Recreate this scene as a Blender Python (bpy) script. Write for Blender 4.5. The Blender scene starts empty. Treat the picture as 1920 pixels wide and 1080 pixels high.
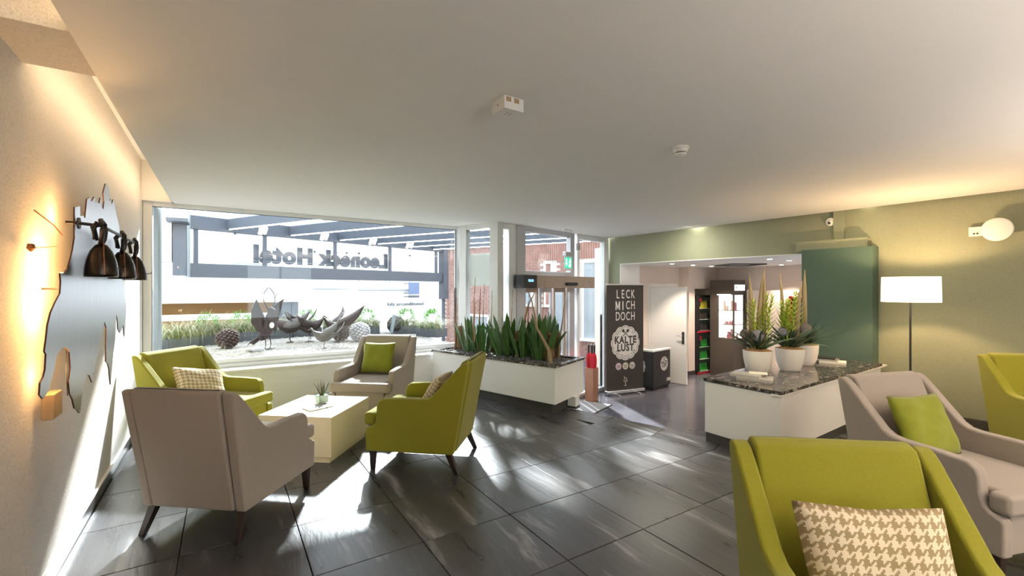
import bpy, bmesh, math, random
from mathutils import Vector, Matrix, Euler
random.seed(7)
C = bpy.context.scene.collection
scene = bpy.context.scene
R = math.radians

# ------------------------------------------------------------------ camera, world, sun, exposure
cam_d = bpy.data.cameras.new('camera'); cam = bpy.data.objects.new('camera', cam_d); C.objects.link(cam)
cam.location = (0, 0, 1.5)
cam.rotation_euler = (R(90), 0, -R(32.537))
cam_d.sensor_width = 36; cam_d.lens = 848/1920*36; cam_d.shift_y = 1.5/1920
cam_d.clip_start = 0.05; cam_d.clip_end = 200
scene.camera = cam

world = bpy.data.worlds.new('world'); scene.world = world; world.use_nodes = True
bg = world.node_tree.nodes['Background']
bg.inputs[0].default_value = (0.87, 0.94, 1.0, 1); bg.inputs[1].default_value = 3.0

sun_d = bpy.data.lights.new('sun', 'SUN'); sun_d.energy = 18; sun_d.angle = R(3.5); sun_d.color = (1, .98, .94)
sun = bpy.data.objects.new('sun', sun_d); C.objects.link(sun)
sdir = Vector((-.34, -.94, -.62))
sun.rotation_euler = sdir.to_track_quat('-Z', 'Y').to_euler()

scene.view_settings.view_transform = 'Standard'
scene.view_settings.look = 'None'
scene.view_settings.gamma = 1
scene.view_settings.use_curve_mapping = False
scene.view_settings.exposure = 0.72

def area(name, loc, direction, sx, sy, power, color, parent=None):
    d = bpy.data.lights.new(name, 'AREA'); d.shape = 'RECTANGLE'; d.size = sx; d.size_y = sy
    d.energy = power; d.color = color
    o = bpy.data.objects.new(name, d); C.objects.link(o); o.location = loc
    o.rotation_euler = Vector(direction).to_track_quat('-Z', 'Y').to_euler()
    if parent: o.parent = parent
    return o

# ------------------------------------------------------------------ materials
def nt(name):
    m = bpy.data.materials.new(name); m.use_nodes = True
    n = m.node_tree; b = n.nodes['Principled BSDF']
    return m, n, b
def N(n, t, **k):
    x = n.nodes.new(t)
    for a, v in k.items(): setattr(x, a, v)
    return x
def mat(name, col, rough=.6, metal=0, var=.08, scale=6, bump=0, bscale=60, stretch=(1, 1, 1), coat=0, emit=None, es=0, spec=.5, sheen=0):
    m, n, b = nt(name)
    tc = N(n, 'ShaderNodeTexCoord'); mp = N(n, 'ShaderNodeMapping'); mp.inputs['Scale'].default_value = stretch
    n.links.new(tc.outputs['Object'], mp.inputs[0])
    no = N(n, 'ShaderNodeTexNoise'); no.inputs['Scale'].default_value = scale; no.inputs['Detail'].default_value = 4
    n.links.new(mp.outputs[0], no.inputs['Vector'])
    mx = N(n, 'ShaderNodeMix', data_type='RGBA')
    mx.inputs[6].default_value = (*[max(0, c*(1-var)) for c in col], 1)
    mx.inputs[7].default_value = (*[min(1, c*(1+var)) for c in col], 1)
    n.links.new(no.outputs[0], mx.inputs[0]); n.links.new(mx.outputs[2], b.inputs['Base Color'])
    b.inputs['Roughness'].default_value = rough; b.inputs['Metallic'].default_value = metal
    b.inputs['Specular IOR Level'].default_value = spec
    if coat: b.inputs['Coat Weight'].default_value = coat
    if sheen: b.inputs['Sheen Weight'].default_value = sheen
    if bump:
        n2 = N(n, 'ShaderNodeTexNoise'); n2.inputs['Scale'].default_value = bscale; n2.inputs['Detail'].default_value = 3
        n.links.new(mp.outputs[0], n2.inputs['Vector'])
        bp = N(n, 'ShaderNodeBump'); bp.inputs['Strength'].default_value = bump; bp.inputs['Distance'].default_value = .01
        n.links.new(n2.outputs[0], bp.inputs['Height']); n.links.new(bp.outputs[0], b.inputs['Normal'])
    if emit:
        b.inputs['Emission Color'].default_value = (*emit, 1); b.inputs['Emission Strength'].default_value = es
    return m
M = {}
M['ceiling'] = mat('ceiling_paint', (.80, .79, .77), .9, var=.02)
M['white'] = mat('white_lacquer', (.80, .79, .76), .45, var=.02)
M['frame'] = mat('window_frame_white', (.75, .76, .76), .4, var=.02)
M['frame_grey'] = mat('brushed_frame', (.50, .50, .53), .35, metal=.4, var=.05, stretch=(6, 6, .4))
M['beige_wall'] = mat('beige_wall', (.74, .64, .565), .85, var=.03)
M['dark_base'] = mat('dark_baseboard', (.055, .052, .050), .35, var=.3, scale=8)
M['lime'] = mat('lime_fabric', (.265, .245, .007), .9, var=.14, scale=180, bump=.25, bscale=420, stretch=(1, 1, .35), sheen=.2)
M['limedark'] = mat('lime_cushion_fabric', (.235, .255, .010), .85, var=.14, scale=25, bump=.25, bscale=300, sheen=.2)
M['beige'] = mat('beige_fabric', (.35, .295, .245), .9, var=.05, scale=120, bump=.2, bscale=420, stretch=(1, 1, .35), sheen=.2)
M['legwood'] = mat('dark_leg_wood', (.030, .016, .010), .3, var=.4, scale=12, stretch=(1, 1, .1))
M['cream'] = mat('cream_table', (.78, .66, .42), .4, var=.03, stretch=(1, 8, 8))
M['black'] = mat('black_plastic', (.02, .02, .021), .35)
M['blackmat'] = mat('banner_print', (.045, .036, .030), .6, var=.05)
M['print_white'] = mat('white_print', (.72, .68, .65), .6, var=.02)
M['chrome'] = mat('chrome', (.75, .75, .76), .2, metal=1)
M['bronze'] = mat('bronze_anodised', (.36, .29, .24), .4, metal=.3, var=.05)
M['copper'] = mat('copper_sheet', (.50, .26, .17), .35, metal=.6, var=.15)
M['red'] = mat('red_fabric', (.62, .02, .04), .6)
M['steelgrey'] = mat('painted_steel_grey', (.080, .092, .118), .5, var=.05)
M['steellight'] = mat('galvanised_steel', (.26, .30, .33), .4, metal=.5, var=.1)
M['outwhite'] = mat('white_facade', (.86, .86, .86), .8, var=.02, scale=2)
M['facjoint'] = mat('facade_joint', (.40, .43, .48), .8)
M['orange'] = mat('orange_garage_wall', (.62, .34, .12), .8, var=.1)
M['gravel'] = mat('pale_gravel_base', (.36, .335, .31), .9, var=.35, scale=60, bump=.6, bscale=70)
M['pebble'] = mat('pale_pebbles', (.50, .47, .44), .8, var=.3, scale=9)
M['darkpebble'] = mat('dark_pebbles', (.12, .11, .11), .5, var=.6, scale=30)
M['rust'] = mat('rusty_dark_sheet', (.055, .038, .038), .45, metal=.5, var=.5, scale=9)
M['rustlight'] = mat('weathered_light_sheet', (.12, .11, .105), .55, metal=.2, var=.3, scale=14)
M['cone'] = mat('pinecone_brown', (.085, .050, .040), .6, var=.5, scale=20)
M['conepale'] = mat('pinecone_silver', (.50, .50, .53), .5, var=.2, scale=20)
M['grass'] = mat('grass_blades', (.15, .22, .06), .6, var=.55, scale=7)
M['grasspale'] = mat('dry_grass_blades', (.52, .48, .34), .6, var=.4, scale=9)
M['bush'] = mat('bush_leaves', (.13, .33, .05), .6, var=.4, scale=12)
M['planter_grey'] = mat('slate_planter', (.075, .085, .10), .6, var=.2)
M['leaf'] = mat('dark_strap_leaf', (.075, .165, .045), .32, var=.45, scale=5, stretch=(6, 6, 1), coat=.2)
M['leafblue'] = mat('bromeliad_leaf', (.07, .115, .075), .4, var=.35, scale=8)
M['leaflime'] = mat('lime_spike_leaf', (.36, .46, .05), .45, var=.3, scale=9)
M['driftwood'] = mat('bare_branch', (.36, .19, .10), .7, var=.35, scale=14, stretch=(1, 1, .2), bump=.4, bscale=40)
M['driftpale'] = mat('pale_branch', (.34, .25, .145), .7, var=.3, scale=14, stretch=(1, 1, .2), bump=.4, bscale=40)
M['banksia'] = mat('dried_cone_brown', (.26, .16, .08), .9, var=.5, scale=70, bump=1, bscale=130)
M['coir'] = mat('coir_fibre', (.36, .20, .08), .9, var=.4, scale=80, bump=1, bscale=150)
M['silver'] = mat('hammered_silver', (.15, .15, .18), .5, metal=.4, var=.35, scale=30, bump=.8, bscale=45)
M['darkdisc'] = mat('dark_seed_pod', (.09, .07, .065), .4, var=.4, scale=30)
M['pot'] = mat('white_glazed_pot', (.78, .75, .71), .3, var=.02, coat=.3)
M['paper'] = mat('book_pages', (.80, .77, .70), .8, var=.05, scale=60, stretch=(.2, .2, 20))
M['bookcover'] = mat('grey_book_cover', (.40, .39, .38), .4, var=.25, scale=12)
M['bookblack'] = mat('black_book_cover', (.03, .03, .03), .4, var=.2)
M['bell'] = mat('patinated_bell_metal', (.045, .036, .028), .25, metal=.85, var=.5, scale=9)
M['strap'] = mat('black_leather_strap', (.03, .022, .018), .5, var=.3)
M['rivet'] = mat('copper_seam', (.28, .12, .06), .4, metal=.8, var=.5, scale=60)
M['sheet'] = mat('brushed_steel_sheet', (.50, .51, .54), .33, metal=.9, var=.12, scale=5, stretch=(1, 8, .6))
M['sheetedge'] = mat('cut_steel_edge', (.10, .04, .02), .5, metal=.6)
M['brick'] = mat('red_brick', (.30, .165, .14), .85, var=.35, scale=3, bump=.3, bscale=40)  # paler and greyer: haze of the entrance glass put into the colour
M['mortar'] = mat('pale_mortar', (.50, .45, .43), .9, var=.1)  # lightened for the same glass haze
M['lowerfloor'] = None
M['asphalt'] = mat('street_asphalt', (.16, .16, .17), .8, var=.15, scale=3)
M['matgrey'] = mat('entrance_mat', (.34, .35, .38), .9, var=.35, scale=160, bump=.6, bscale=300)
M['blue'] = mat('blue_hanging_sign', (.12, .17, .30), .4, var=.05)
M['disp_dark'] = mat('dark_brown_cabinet', (.075, .062, .050), .35, var=.1)
M['winblue'] = mat('bluish_window_glass', (.30, .34, .38), .15, var=.25, scale=2)
M['led'] = mat('led_strip_white', (1, 1, 1), .5, emit=(1, .95, .9), es=9)
M['ledwarm'] = mat('warm_led_strip', (1, .8, .5), .5, emit=(1, .70, .40), es=14)
M['cabglow'] = mat('lit_cabinet_back', (.9, .8, .8), .5, emit=(1, .88, .86), es=1.6)
M['fridgeglow'] = mat('lit_fridge_back', (.5, .6, .4), .5, emit=(.8, .95, .65), es=.28)
M['downlight'] = mat('downlight_lens', (1, 1, 1), .5, emit=(1, .9, .78), es=14)
M['bluedisp'] = mat('blue_led_digits', (.2, .4, .8), .5, emit=(.25, .6, 1), es=1.2)
M['signlit'] = mat('lit_white_sign', (1, 1, 1), .5, emit=(.95, .97, 1), es=1.6)
M['exitgreen'] = mat('exit_sign_green', (.02, .42, .24), .4, emit=(.05, .75, .42), es=.6)
M['shade'] = mat('lamp_shade_linen', (.95, .88, .75), .8, emit=(1, .84, .60), es=.85)
M['cord'] = mat('thin_black_cord', (.02, .015, .01), .6)
M['amberbox'] = mat('ivory_switch_box', (.40, .27, .14), .4)
M['bottle_g'] = mat('green_bottles', (.05, .40, .06), .3, emit=(.1, .8, .1), es=.03)  # slight self-glow put into the bottles
M['bottle_y'] = mat('yellow_bottles', (.75, .60, .05), .3, emit=(.9, .8, .1), es=.03)  # these bottles glow faintly too, though no lamp
M['bottle_d'] = mat('dark_bottles', (.07, .05, .05), .3)
M['pinkbox'] = mat('pink_packets', (.65, .20, .28), .5, var=.4, scale=14)
M['palebox'] = mat('pale_packets', (.70, .55, .52), .5, var=.4, scale=14)

def plaster(name, col, bump, sc):
    m, n, b = nt(name)
    tc = N(n, 'ShaderNodeTexCoord')
    n1 = N(n, 'ShaderNodeTexNoise'); n1.inputs['Scale'].default_value = sc; n1.inputs['Detail'].default_value = 6; n1.inputs['Roughness'].default_value = .7
    n.links.new(tc.outputs['Object'], n1.inputs['Vector'])
    rp = N(n, 'ShaderNodeValToRGB'); rp.color_ramp.elements[0].position = .32; rp.color_ramp.elements[1].position = .5
    rp.color_ramp.elements[0].color = (*[c*.78 for c in col], 1); rp.color_ramp.elements[1].color = (*col, 1)
    n.links.new(n1.outputs[0], rp.inputs[0]); n.links.new(rp.outputs[0], b.inputs['Base Color'])
    bp = N(n, 'ShaderNodeBump'); bp.inputs['Strength'].default_value = bump; bp.inputs['Distance'].default_value = .012
    n.links.new(n1.outputs[0], bp.inputs['Height']); n.links.new(bp.outputs[0], b.inputs['Normal'])
    b.inputs['Roughness'].default_value = .9
    return m
M['plaster'] = plaster('rough_plaster', (.64, .61, .57), .6, 85)
M['green'] = plaster('green_wall_paint', (.275, .285, .195), .10, 90)
M['greenbox'] = plaster('dark_green_panel', (.070, .118, .092), .06, 90)

def slate(name, dark, light, rough):
    m, n, b = nt(name)
    g = N(n, 'ShaderNodeNewGeometry'); oi = N(n, 'ShaderNodeObjectInfo')
    mu = N(n, 'ShaderNodeMath', operation='MULTIPLY'); mu.inputs[1].default_value = 37
    n.links.new(oi.outputs['Random'], mu.inputs[0])
    ad = N(n, 'ShaderNodeVectorMath', operation='ADD'); n.links.new(g.outputs['Position'], ad.inputs[0]); n.links.new(mu.outputs[0], ad.inputs[1])
    mp = N(n, 'ShaderNodeMapping'); mp.inputs['Scale'].default_value = (7, .8, 1); n.links.new(ad.outputs[0], mp.inputs[0])
    # gentle warp so that streaks wander
    w = N(n, 'ShaderNodeTexNoise'); w.inputs['Scale'].default_value = 1.1; n.links.new(ad.outputs[0], w.inputs['Vector'])
    wm = N(n, 'ShaderNodeVectorMath', operation='SCALE'); wm.inputs['Scale'].default_value = 1.3; n.links.new(w.outputs[1], wm.inputs[0])
    wa = N(n, 'ShaderNodeVectorMath', operation='ADD'); n.links.new(mp.outputs[0], wa.inputs[0]); n.links.new(wm.outputs[0], wa.inputs[1])
    n1 = N(n, 'ShaderNodeTexNoise'); n1.inputs['Scale'].default_value = 1.0; n1.inputs['Detail'].default_value = 6; n1.inputs['Roughness'].default_value = .6
    n.links.new(wa.outputs[0], n1.inputs['Vector'])
    rp = N(n, 'ShaderNodeValToRGB'); e = rp.color_ramp.elements
    e[0].position = .25; e[0].color = (*[d*.8 for d in dark], 1); e[1].position = .72; e[1].color = (*light, 1)
    k = rp.color_ramp.elements.new(.58); k.color = (*[a*.88+c*.12 for a, c in zip(dark, light)], 1)
    n.links.new(n1.outputs[0], rp.inputs[0]); n.links.new(rp.outputs[0], b.inputs['Base Color'])
    rr = N(n, 'ShaderNodeMapRange'); rr.inputs['To Min'].default_value = rough-.07; rr.inputs['To Max'].default_value = rough+.12
    n.links.new(n1.outputs[0], rr.inputs[0]); n.links.new(rr.outputs[0], b.inputs['Roughness'])
    n2 = N(n, 'ShaderNodeTexNoise'); n2.inputs['Scale'].default_value = 4.0; n2.inputs['Detail'].default_value = 5; n2.inputs['Roughness'].default_value = .6; n.links.new(wa.outputs[0], n2.inputs['Vector'])
    bp = N(n, 'ShaderNodeBump'); bp.inputs['Strength'].default_value = .6; bp.inputs['Distance'].default_value = .0026
    n.links.new(n2.outputs[0], bp.inputs['Height']); n.links.new(bp.outputs[0], b.inputs['Normal'])
    b.inputs['Specular IOR Level'].default_value = .8
    return m
M['slate'] = slate('slate_tile', (.034, .034, .038), (.30, .30, .31), .27)
M['grout'] = mat('dark_grout', (.018, .017, .016), .8)
M['lowerfloor'] = mat('polished_resin_floor', (.085, .085, .105), .22, var=.55, scale=1.8)

def horizlines(name, col):
    m, n, b = nt(name)
    tc = N(n, 'ShaderNodeTexCoord'); mp = N(n, 'ShaderNodeMapping'); mp.inputs['Scale'].default_value = (.6, .6, 14)
    n.links.new(tc.outputs['Object'], mp.inputs[0])
    n1 = N(n, 'ShaderNodeTexNoise'); n1.inputs['Scale'].default_value = 1.5; n1.inputs['Detail'].default_value = 5
    n.links.new(mp.outputs[0], n1.inputs['Vector'])
    bp = N(n, 'ShaderNodeBump'); bp.inputs['Strength'].default_value = .35; bp.inputs['Distance'].default_value = .01
    n.links.new(n1.outputs[0], bp.inputs['Height']); n.links.new(bp.outputs[0], b.inputs['Normal'])
    b.inputs['Base Color'].default_value = (*col, 1); b.inputs['Roughness'].default_value = .55
    return m
M['relief'] = horizlines('white_relief_panel', (.76, .765, .75))

def granite():
    m, n, b = nt('dark_granite')
    tc = N(n, 'ShaderNodeTexCoord')
    v = N(n, 'ShaderNodeTexNoise'); v.inputs['Scale'].default_value = 19; v.inputs['Detail'].default_value = 8; v.inputs['Roughness'].default_value = .7
    v.inputs['Distortion'].default_value = 1.2
    n.links.new(tc.outputs['Object'], v.inputs['Vector'])
    rp = N(n, 'ShaderNodeValToRGB'); e = rp.color_ramp.elements
    e[0].position = .42; e[0].color = (.020, .018, .018, 1); e[1].position = .66; e[1].color = (.60, .54, .51, 1)
    k = e.new(.54); k.color = (.10, .088, .082, 1)
    n.links.new(v.outputs[0], rp.inputs[0]); n.links.new(rp.outputs[0], b.inputs['Base Color'])
    b.inputs['Roughness'].default_value = .12
    return m
M['granite'] = granite()

def houndstooth(name, a, c, cells):
    m, n, b = nt(name)
    uv = N(n, 'ShaderNodeUVMap')
    sep = N(n, 'ShaderNodeSeparateXYZ'); n.links.new(uv.outputs[0], sep.inputs[0])
    def ma(op, x, y=None):
        k = N(n, 'ShaderNodeMath', operation=op)
        for i, q in enumerate((x, y)):
            if q is None: continue
            if isinstance(q, (int, float)): k.inputs[i].default_value = q
            else: n.links.new(q, k.inputs[i])
        return k.outputs[0]
    X = ma('FLOOR', ma('MULTIPLY', sep.outputs[0], cells)); Y = ma('FLOOR', ma('MULTIPLY', sep.outputs[1], cells))
    warp = ma('LESS_THAN', ma('FLOORED_MODULO', X, 8), 4)
    weft = ma('LESS_THAN', ma('FLOORED_MODULO', Y, 8), 4)
    over = ma('LESS_THAN', ma('FLOORED_MODULO', ma('ADD', X, Y), 4), 2)
    r = ma('ADD', ma('MULTIPLY', over, warp), ma('MULTIPLY', ma('SUBTRACT', 1, over), weft))
    mx = N(n, 'ShaderNodeMix', data_type='RGBA'); mx.inputs[6].default_value = (*a, 1); mx.inputs[7].default_value = (*c, 1)
    n.links.new(r, mx.inputs[0]); n.links.new(mx.outputs[2], b.inputs['Base Color'])
    b.inputs['Roughness'].default_value = .9
    no = N(n, 'ShaderNodeTexNoise'); no.inputs['Scale'].default_value = 300
    bp = N(n, 'ShaderNodeBump'); bp.inputs['Strength'].default_value = .2; bp.inputs['Distance'].default_value = .01
    n.links.new(no.outputs[0], bp.inputs['Height']); n.links.new(bp.outputs[0], b.inputs['Normal'])
    return m
M['hound'] = houndstooth('beige_houndstooth', (.80, .68, .48), (.38, .28, .14), 96)

def glass(name, tint=(1, 1, 1), f=.05):
    m = bpy.data.materials.new(name); m.use_nodes = True; n = m.node_tree
    n.nodes.remove(n.nodes['Principled BSDF']); out = n.nodes['Material Output']
    t = N(n, 'ShaderNodeBsdfTransparent'); t.inputs[0].default_value = (*tint, 1)
    g = N(n, 'ShaderNodeBsdfGlossy'); g.inputs['Roughness'].default_value = .02
    lw = N(n, 'ShaderNodeLayerWeight'); lw.inputs[0].default_value = .5
    pw = N(n, 'ShaderNodeMath', operation='POWER'); pw.inputs[1].default_value = 5; n.links.new(lw.outputs['Facing'], pw.inputs[0])
    ml = N(n, 'ShaderNodeMath', operation='MULTIPLY_ADD'); ml.inputs[1].default_value = .55; ml.inputs[2].default_value = .03; n.links.new(pw.outputs[0], ml.inputs[0])
    mx = N(n, 'ShaderNodeMixShader'); n.links.new(ml.outputs[0], mx.inputs[0])
    n.links.new(t.outputs[0], mx.inputs[1]); n.links.new(g.outputs[0], mx.inputs[2]); n.links.new(mx.outputs[0], out.inputs[0])
    return m
M['glass'] = glass('clear_glass', (.97, .99, .98)); M['glassgreen'] = glass('tinted_glass', (.86, .93, .92))
M['roofglass'] = glass('roof_glass', (.93, .96, 1))

# ------------------------------------------------------------------ mesh helpers
class MB:
    def __init__(s): s.v = []; s.f = []
    def add(s, v, f):
        o = len(s.v); s.v += [tuple(p) for p in v]; s.f += [tuple(i+o for i in q) for q in f]; return s
    def box(s, x0, x1, y0, y1, z0, z1, M4=None):
        v = [(x, y, z) for z in (z0, z1) for y in (y0, y1) for x in (x0, x1)]
        if M4 is not None: v = [M4 @ Vector(p) for p in v]
        return s.add(v, [(0, 2, 3, 1), (4, 5, 7, 6), (0, 1, 5, 4), (2, 6, 7, 3), (0, 4, 6, 2), (1, 3, 7, 5)])
    def prism(s, poly, z0, z1, M4=None):      # poly ccw in xy
        a = sum(poly[i][0]*poly[(i+1) % len(poly)][1]-poly[(i+1) % len(poly)][0]*poly[i][1] for i in range(len(poly)))
        if a < 0: poly = poly[::-1]
        n = len(poly); v = [(p[0], p[1], z0) for p in poly]+[(p[0], p[1], z1) for p in poly]
        if M4 is not None: v = [M4 @ Vector(p) for p in v]
        f = [tuple(range(n))[::-1], tuple(range(n, 2*n))]+[(i, (i+1) % n, n+(i+1) % n, n+i) for i in range(n)]
        return s.add(v, f)
    def lathe(s, prof, seg=24, cx=0, cy=0, cz=0, M4=None):   # prof [(r,z)]
        v = []; n = len(prof)
        for r, z in prof:
            for k in range(seg):
                a = 2*math.pi*k/seg; p = Vector((cx+r*math.cos(a), cy+r*math.sin(a), cz+z)); v.append(M4 @ p if M4 is not None else p)
        f = [(i*seg+k, i*seg+(k+1) % seg, (i+1)*seg+(k+1) % seg, (i+1)*seg+k) for i in range(n-1) for k in range(seg)]
        f.append(tuple(range(seg))[::-1]); f.append(tuple((n-1)*seg+k for k in range(seg)))
        return s.add(v, f)
    def tube(s, pts, rad, seg=8):
        pts = [Vector(p) for p in pts]; n = len(pts)
        if isinstance(rad, (int, float)): rad = [rad]*n
        v = []; up = Vector((0, 0, 1))
        for i, p in enumerate(pts):
            t = (pts[min(i+1, n-1)]-pts[max(i-1, 0)]).normalized()
            a = t.cross(up)
            if a.length < .05: a = t.cross(Vector((1, 0, 0)))
            a.normalize(); b = t.cross(a)
            for k in range(seg):
                an = 2*math.pi*k/seg; v.append(p+(a*math.cos(an)+b*math.sin(an))*rad[i])
        f = [(i*seg+k, (i+1)*seg+k, (i+1)*seg+(k+1) % seg, i*seg+(k+1) % seg) for i in range(n-1) for k in range(seg)]
        f.append(tuple(range(seg))); f.append(tuple((n-1)*seg+k for k in range(seg))[::-1])
        return s.add(v, f)
    def ball(s, c, rx, ry=None, rz=None, seg=12, rings=8):
        ry = ry or rx; rz = rz or rx
        prof = []
        v = []; 
        for i in range(rings+1):
            ph = math.pi*i/rings
            for k in range(seg):
                a = 2*math.pi*k/seg
                v.append((c[0]+rx*math.sin(ph)*math.cos(a), c[1]+ry*math.sin(ph)*math.sin(a), c[2]-rz*math.cos(ph)))
        f = [(i*seg+k, i*seg+(k+1) % seg, (i+1)*seg+(k+1) % seg, (i+1)*seg+k) for i in range(rings) for k in range(seg)]
        return s.add(v, f)
    def obj(s, name, m, parent=None, loc=(0, 0, 0), rot=(0, 0, 0), smooth=False, bevel=0, seg=3, link=True):
        me = bpy.data.meshes.new(name); me.from_pydata(s.v, [], s.f)
        bm = bmesh.new(); bm.from_mesh(me); bmesh.ops.remove_doubles(bm, verts=bm.verts, dist=1e-5)
        bmesh.ops.recalc_face_normals(bm, faces=bm.faces); bm.to_mesh(me); bm.free()
        me.materials.append(m)
        return mk(name, me, parent, loc, rot, smooth, bevel, seg)
def mk(name, me, parent=None, loc=(0, 0, 0), rot=(0, 0, 0), smooth=False, bevel=0, seg=3):
    if smooth or bevel:
        me.polygons.foreach_set('use_smooth', [True]*len(me.polygons))
    o = bpy.data.objects.new(name, me); C.objects.link(o); o.location = loc; o.rotation_euler = rot
    if parent: o.parent = parent
    if bevel:
        b = o.modifiers.new('bevel', 'BEVEL'); b.width = bevel; b.segments = seg; b.limit_method = 'ANGLE'; b.angle_limit = R(35); b.harden_normals = True
    elif smooth == 'auto':
        b = o.modifiers.new('bevel', 'BEVEL'); b.width = .001; b.segments = 1; b.limit_method = 'ANGLE'; b.angle_limit = R(40); b.harden_normals = True
    return o
def tag(o, label=None, cat=None, group=None, kind=None):
    if label: o['label'] = label
    if cat: o['category'] = cat
    if group: o['group'] = group
    if kind: o['kind'] = kind
    return o
def thing(name, label, cat, loc=(0, 0, 0), rz=0, group=None):
    o = bpy.data.objects.new(name, None); C.objects.link(o); o.location = loc; o.rotation_euler = (0, 0, rz); o.empty_display_size = .1
    return tag(o, label, cat, group)
def struct(o, label=None): o['kind'] = 'structure'; (o.__setitem__('label', label) if label else None); return o
def copy_tree(o, parent=None):
    c = o.copy(); C.objects.link(c)
    if parent: c.parent = parent
    for ch in list(o.children): copy_tree(ch, c)
    return c
def frame(P, Q):      # local x runs P->Q, local y to the left of it
    return (P[0], P[1], 0), math.atan2(Q[1]-P[1], Q[0]-P[0])
def text(body, size, sx=1, bold=0, ext=.0006, spacing=1.0):      # list of verts / faces, centred, in xy plane
    cu = bpy.data.curves.new('t', 'FONT'); cu.body = body; cu.size = size; cu.extrude = ext; cu.offset = bold
    cu.align_x = 'CENTER'; cu.align_y = 'CENTER'; cu.space_character = spacing; cu.resolution_u = 3
    o = bpy.data.objects.new('t', cu); C.objects.link(o)
    dg = bpy.context.evaluated_depsgraph_get()
    me = bpy.data.meshes.new_from_object(o.evaluated_get(dg))
    v = [(p.co.x*sx, p.co.y, p.co.z) for p in me.vertices]; f = [tuple(p.vertices) for p in me.polygons]
    bpy.data.objects.remove(o); bpy.data.curves.remove(cu); bpy.data.meshes.remove(me)
    return v, f
UPR = Matrix.Rotation(R(90), 4, 'X')     # xy text plane -> xz, facing -y
def sign(mb, v, f, x=0, y=0, z=0, rot=0):
    T = Matrix.Translation((x, y, z)) @ UPR @ Matrix.Rotation(rot, 4, 'Z')
    return mb.add([T @ Vector(p) for p in v], f)

# ------------------------------------------------------------------ floor
EA, EB = Vector((3.66, 4.38)), Vector((4.12, 2.80))     # platform edge
ED = (EB-EA).normalized(); EN = Vector((-ED.y, ED.x))     # points to +x side (outside)
if EN.x < 0: EN = -EN
def clip(poly, p, n):      # keep side where (q-p).n <= 0
    out = []
    for i in range(len(poly)):
        a, b = poly[i], poly[(i+1) % len(poly)]
        da = (a[0]-p[0])*n[0]+(a[1]-p[1])*n[1]; db = (b[0]-p[0])*n[0]+(b[1]-p[1])*n[1]
        if da <= 0: out.append(a)
        if (da < 0 < db) or (db < 0 < da):
            t = da/(da-db); out.append((a[0]+(b[0]-a[0])*t, a[1]+(b[1]-a[1])*t))
    return out
fl = MB()
fl.prism([(-.80, -3.4), (7.05, -3.4), (7.05, 2.8), (-.8, 2.8)], -.30, -.012)
fl.prism([(-.80, 2.8), (4.12, 2.8), (3.45, 5.15), (3.2, 6.0), (3.1, 6.7), (-.8, 6.7)], -.30, -.012)
floor = struct(fl.obj('floor', M['grout']), 'raised dark lounge floor of slate tiles')
gx0, gy0, P = 1.0, 1.94, .605
g = .0025
def tile(poly, name='floor_tile'):
    if len(poly) < 3: return
    a = abs(sum(poly[i][0]*poly[(i+1) % len(poly)][1]-poly[(i+1) % len(poly)][0]*poly[i][1] for i in range(len(poly))))/2
    if a < .012: return
    cx = sum(p[0] for p in poly)/len(poly); cy = sum(p[1] for p in poly)/len(poly)
    z = random.uniform(-.0008, .0008)
    m = MB().prism([(p[0]-cx, p[1]-cy) for p in poly], -.012, 0)
    m.obj(name, M['slate'], floor, (cx, cy, z), bevel=.002, seg=1)
BW = .34
for i in range(-3, 10):
    for j in range(-9, 9):
        x0, y0 = gx0+i*P, gy0+j*.603
        if x0 < -1.3 or y0 < -1.2: continue
        poly = [(x0+g, y0+g), (x0+P-g, y0+g), (x0+P-g, y0+.603-g), (x0+g, y0+.603-g)]
        poly = clip(poly, (-.735, 0), (-1, 0)); poly = clip(poly, (6.72, 0), (1, 0)); poly = clip(poly, (0, 6.30), (0, 1))
        if not poly: continue
        cx = sum(p[0] for p in poly)/len(poly)
        if y0 > 2.4:
            if y0 < 3 and cx > 4.05:
                poly = clip(poly, (0, 2.8), (0, 1))
                tile(poly); continue
            poly = clip(poly, (EA.x-EN.x*BW, EA.y-EN.y*BW), (EN.x, EN.y))
        tile(poly)
nrm = EN
for k in range(-4, 4):       # border tiles along the platform edge
    a = EA+ED*(k*P+g); b = EA+ED*((k+1)*P-g)
    poly = [tuple(a), tuple(b), tuple(b-nrm*(BW-2*g)), tuple(a-nrm*(BW-2*g))]
    poly = clip(poly, (0, 6.30), (0, 1)); 
    tile(poly)
fe = MB().prism([tuple(EA-ED*2.4), tuple(EB+ED*.02), tuple(EB+ED*.02+EN*.012), tuple(EA-ED*2.4+EN*.012)], -.5, -.001)
struct(fe.obj('trim_1', M['dark_base']), 'dark riser below the edge of the raised floor')
st = MB()
for k in (1, 2):
    st.prism([tuple(EA+ED*-.2+EN*(.012+.28*(k-1))), tuple(EB+EN*(.012+.28*(k-1))), tuple(EB+EN*(.28*k)), tuple(EA+ED*-.2+EN*(.28*k))], -.5, -.167*k)
struct(st.obj('trim_2', M['slate']), 'two slate steps down from the raised lounge floor')
lf = MB().prism([(2.6, 6.5), (3.3, 5.8), (3.6, 4.3), (4.1, 2.7), (6.5, 2.1), (11.5, 2.0), (11.5, 7.3), (8.9, 7.3), (8.9, 16), (2.6, 16)], -.62, -.5)
struct(lf.obj('floor_lower', M['lowerfloor']), 'polished dark resin floor of the lower entrance hall')

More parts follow.
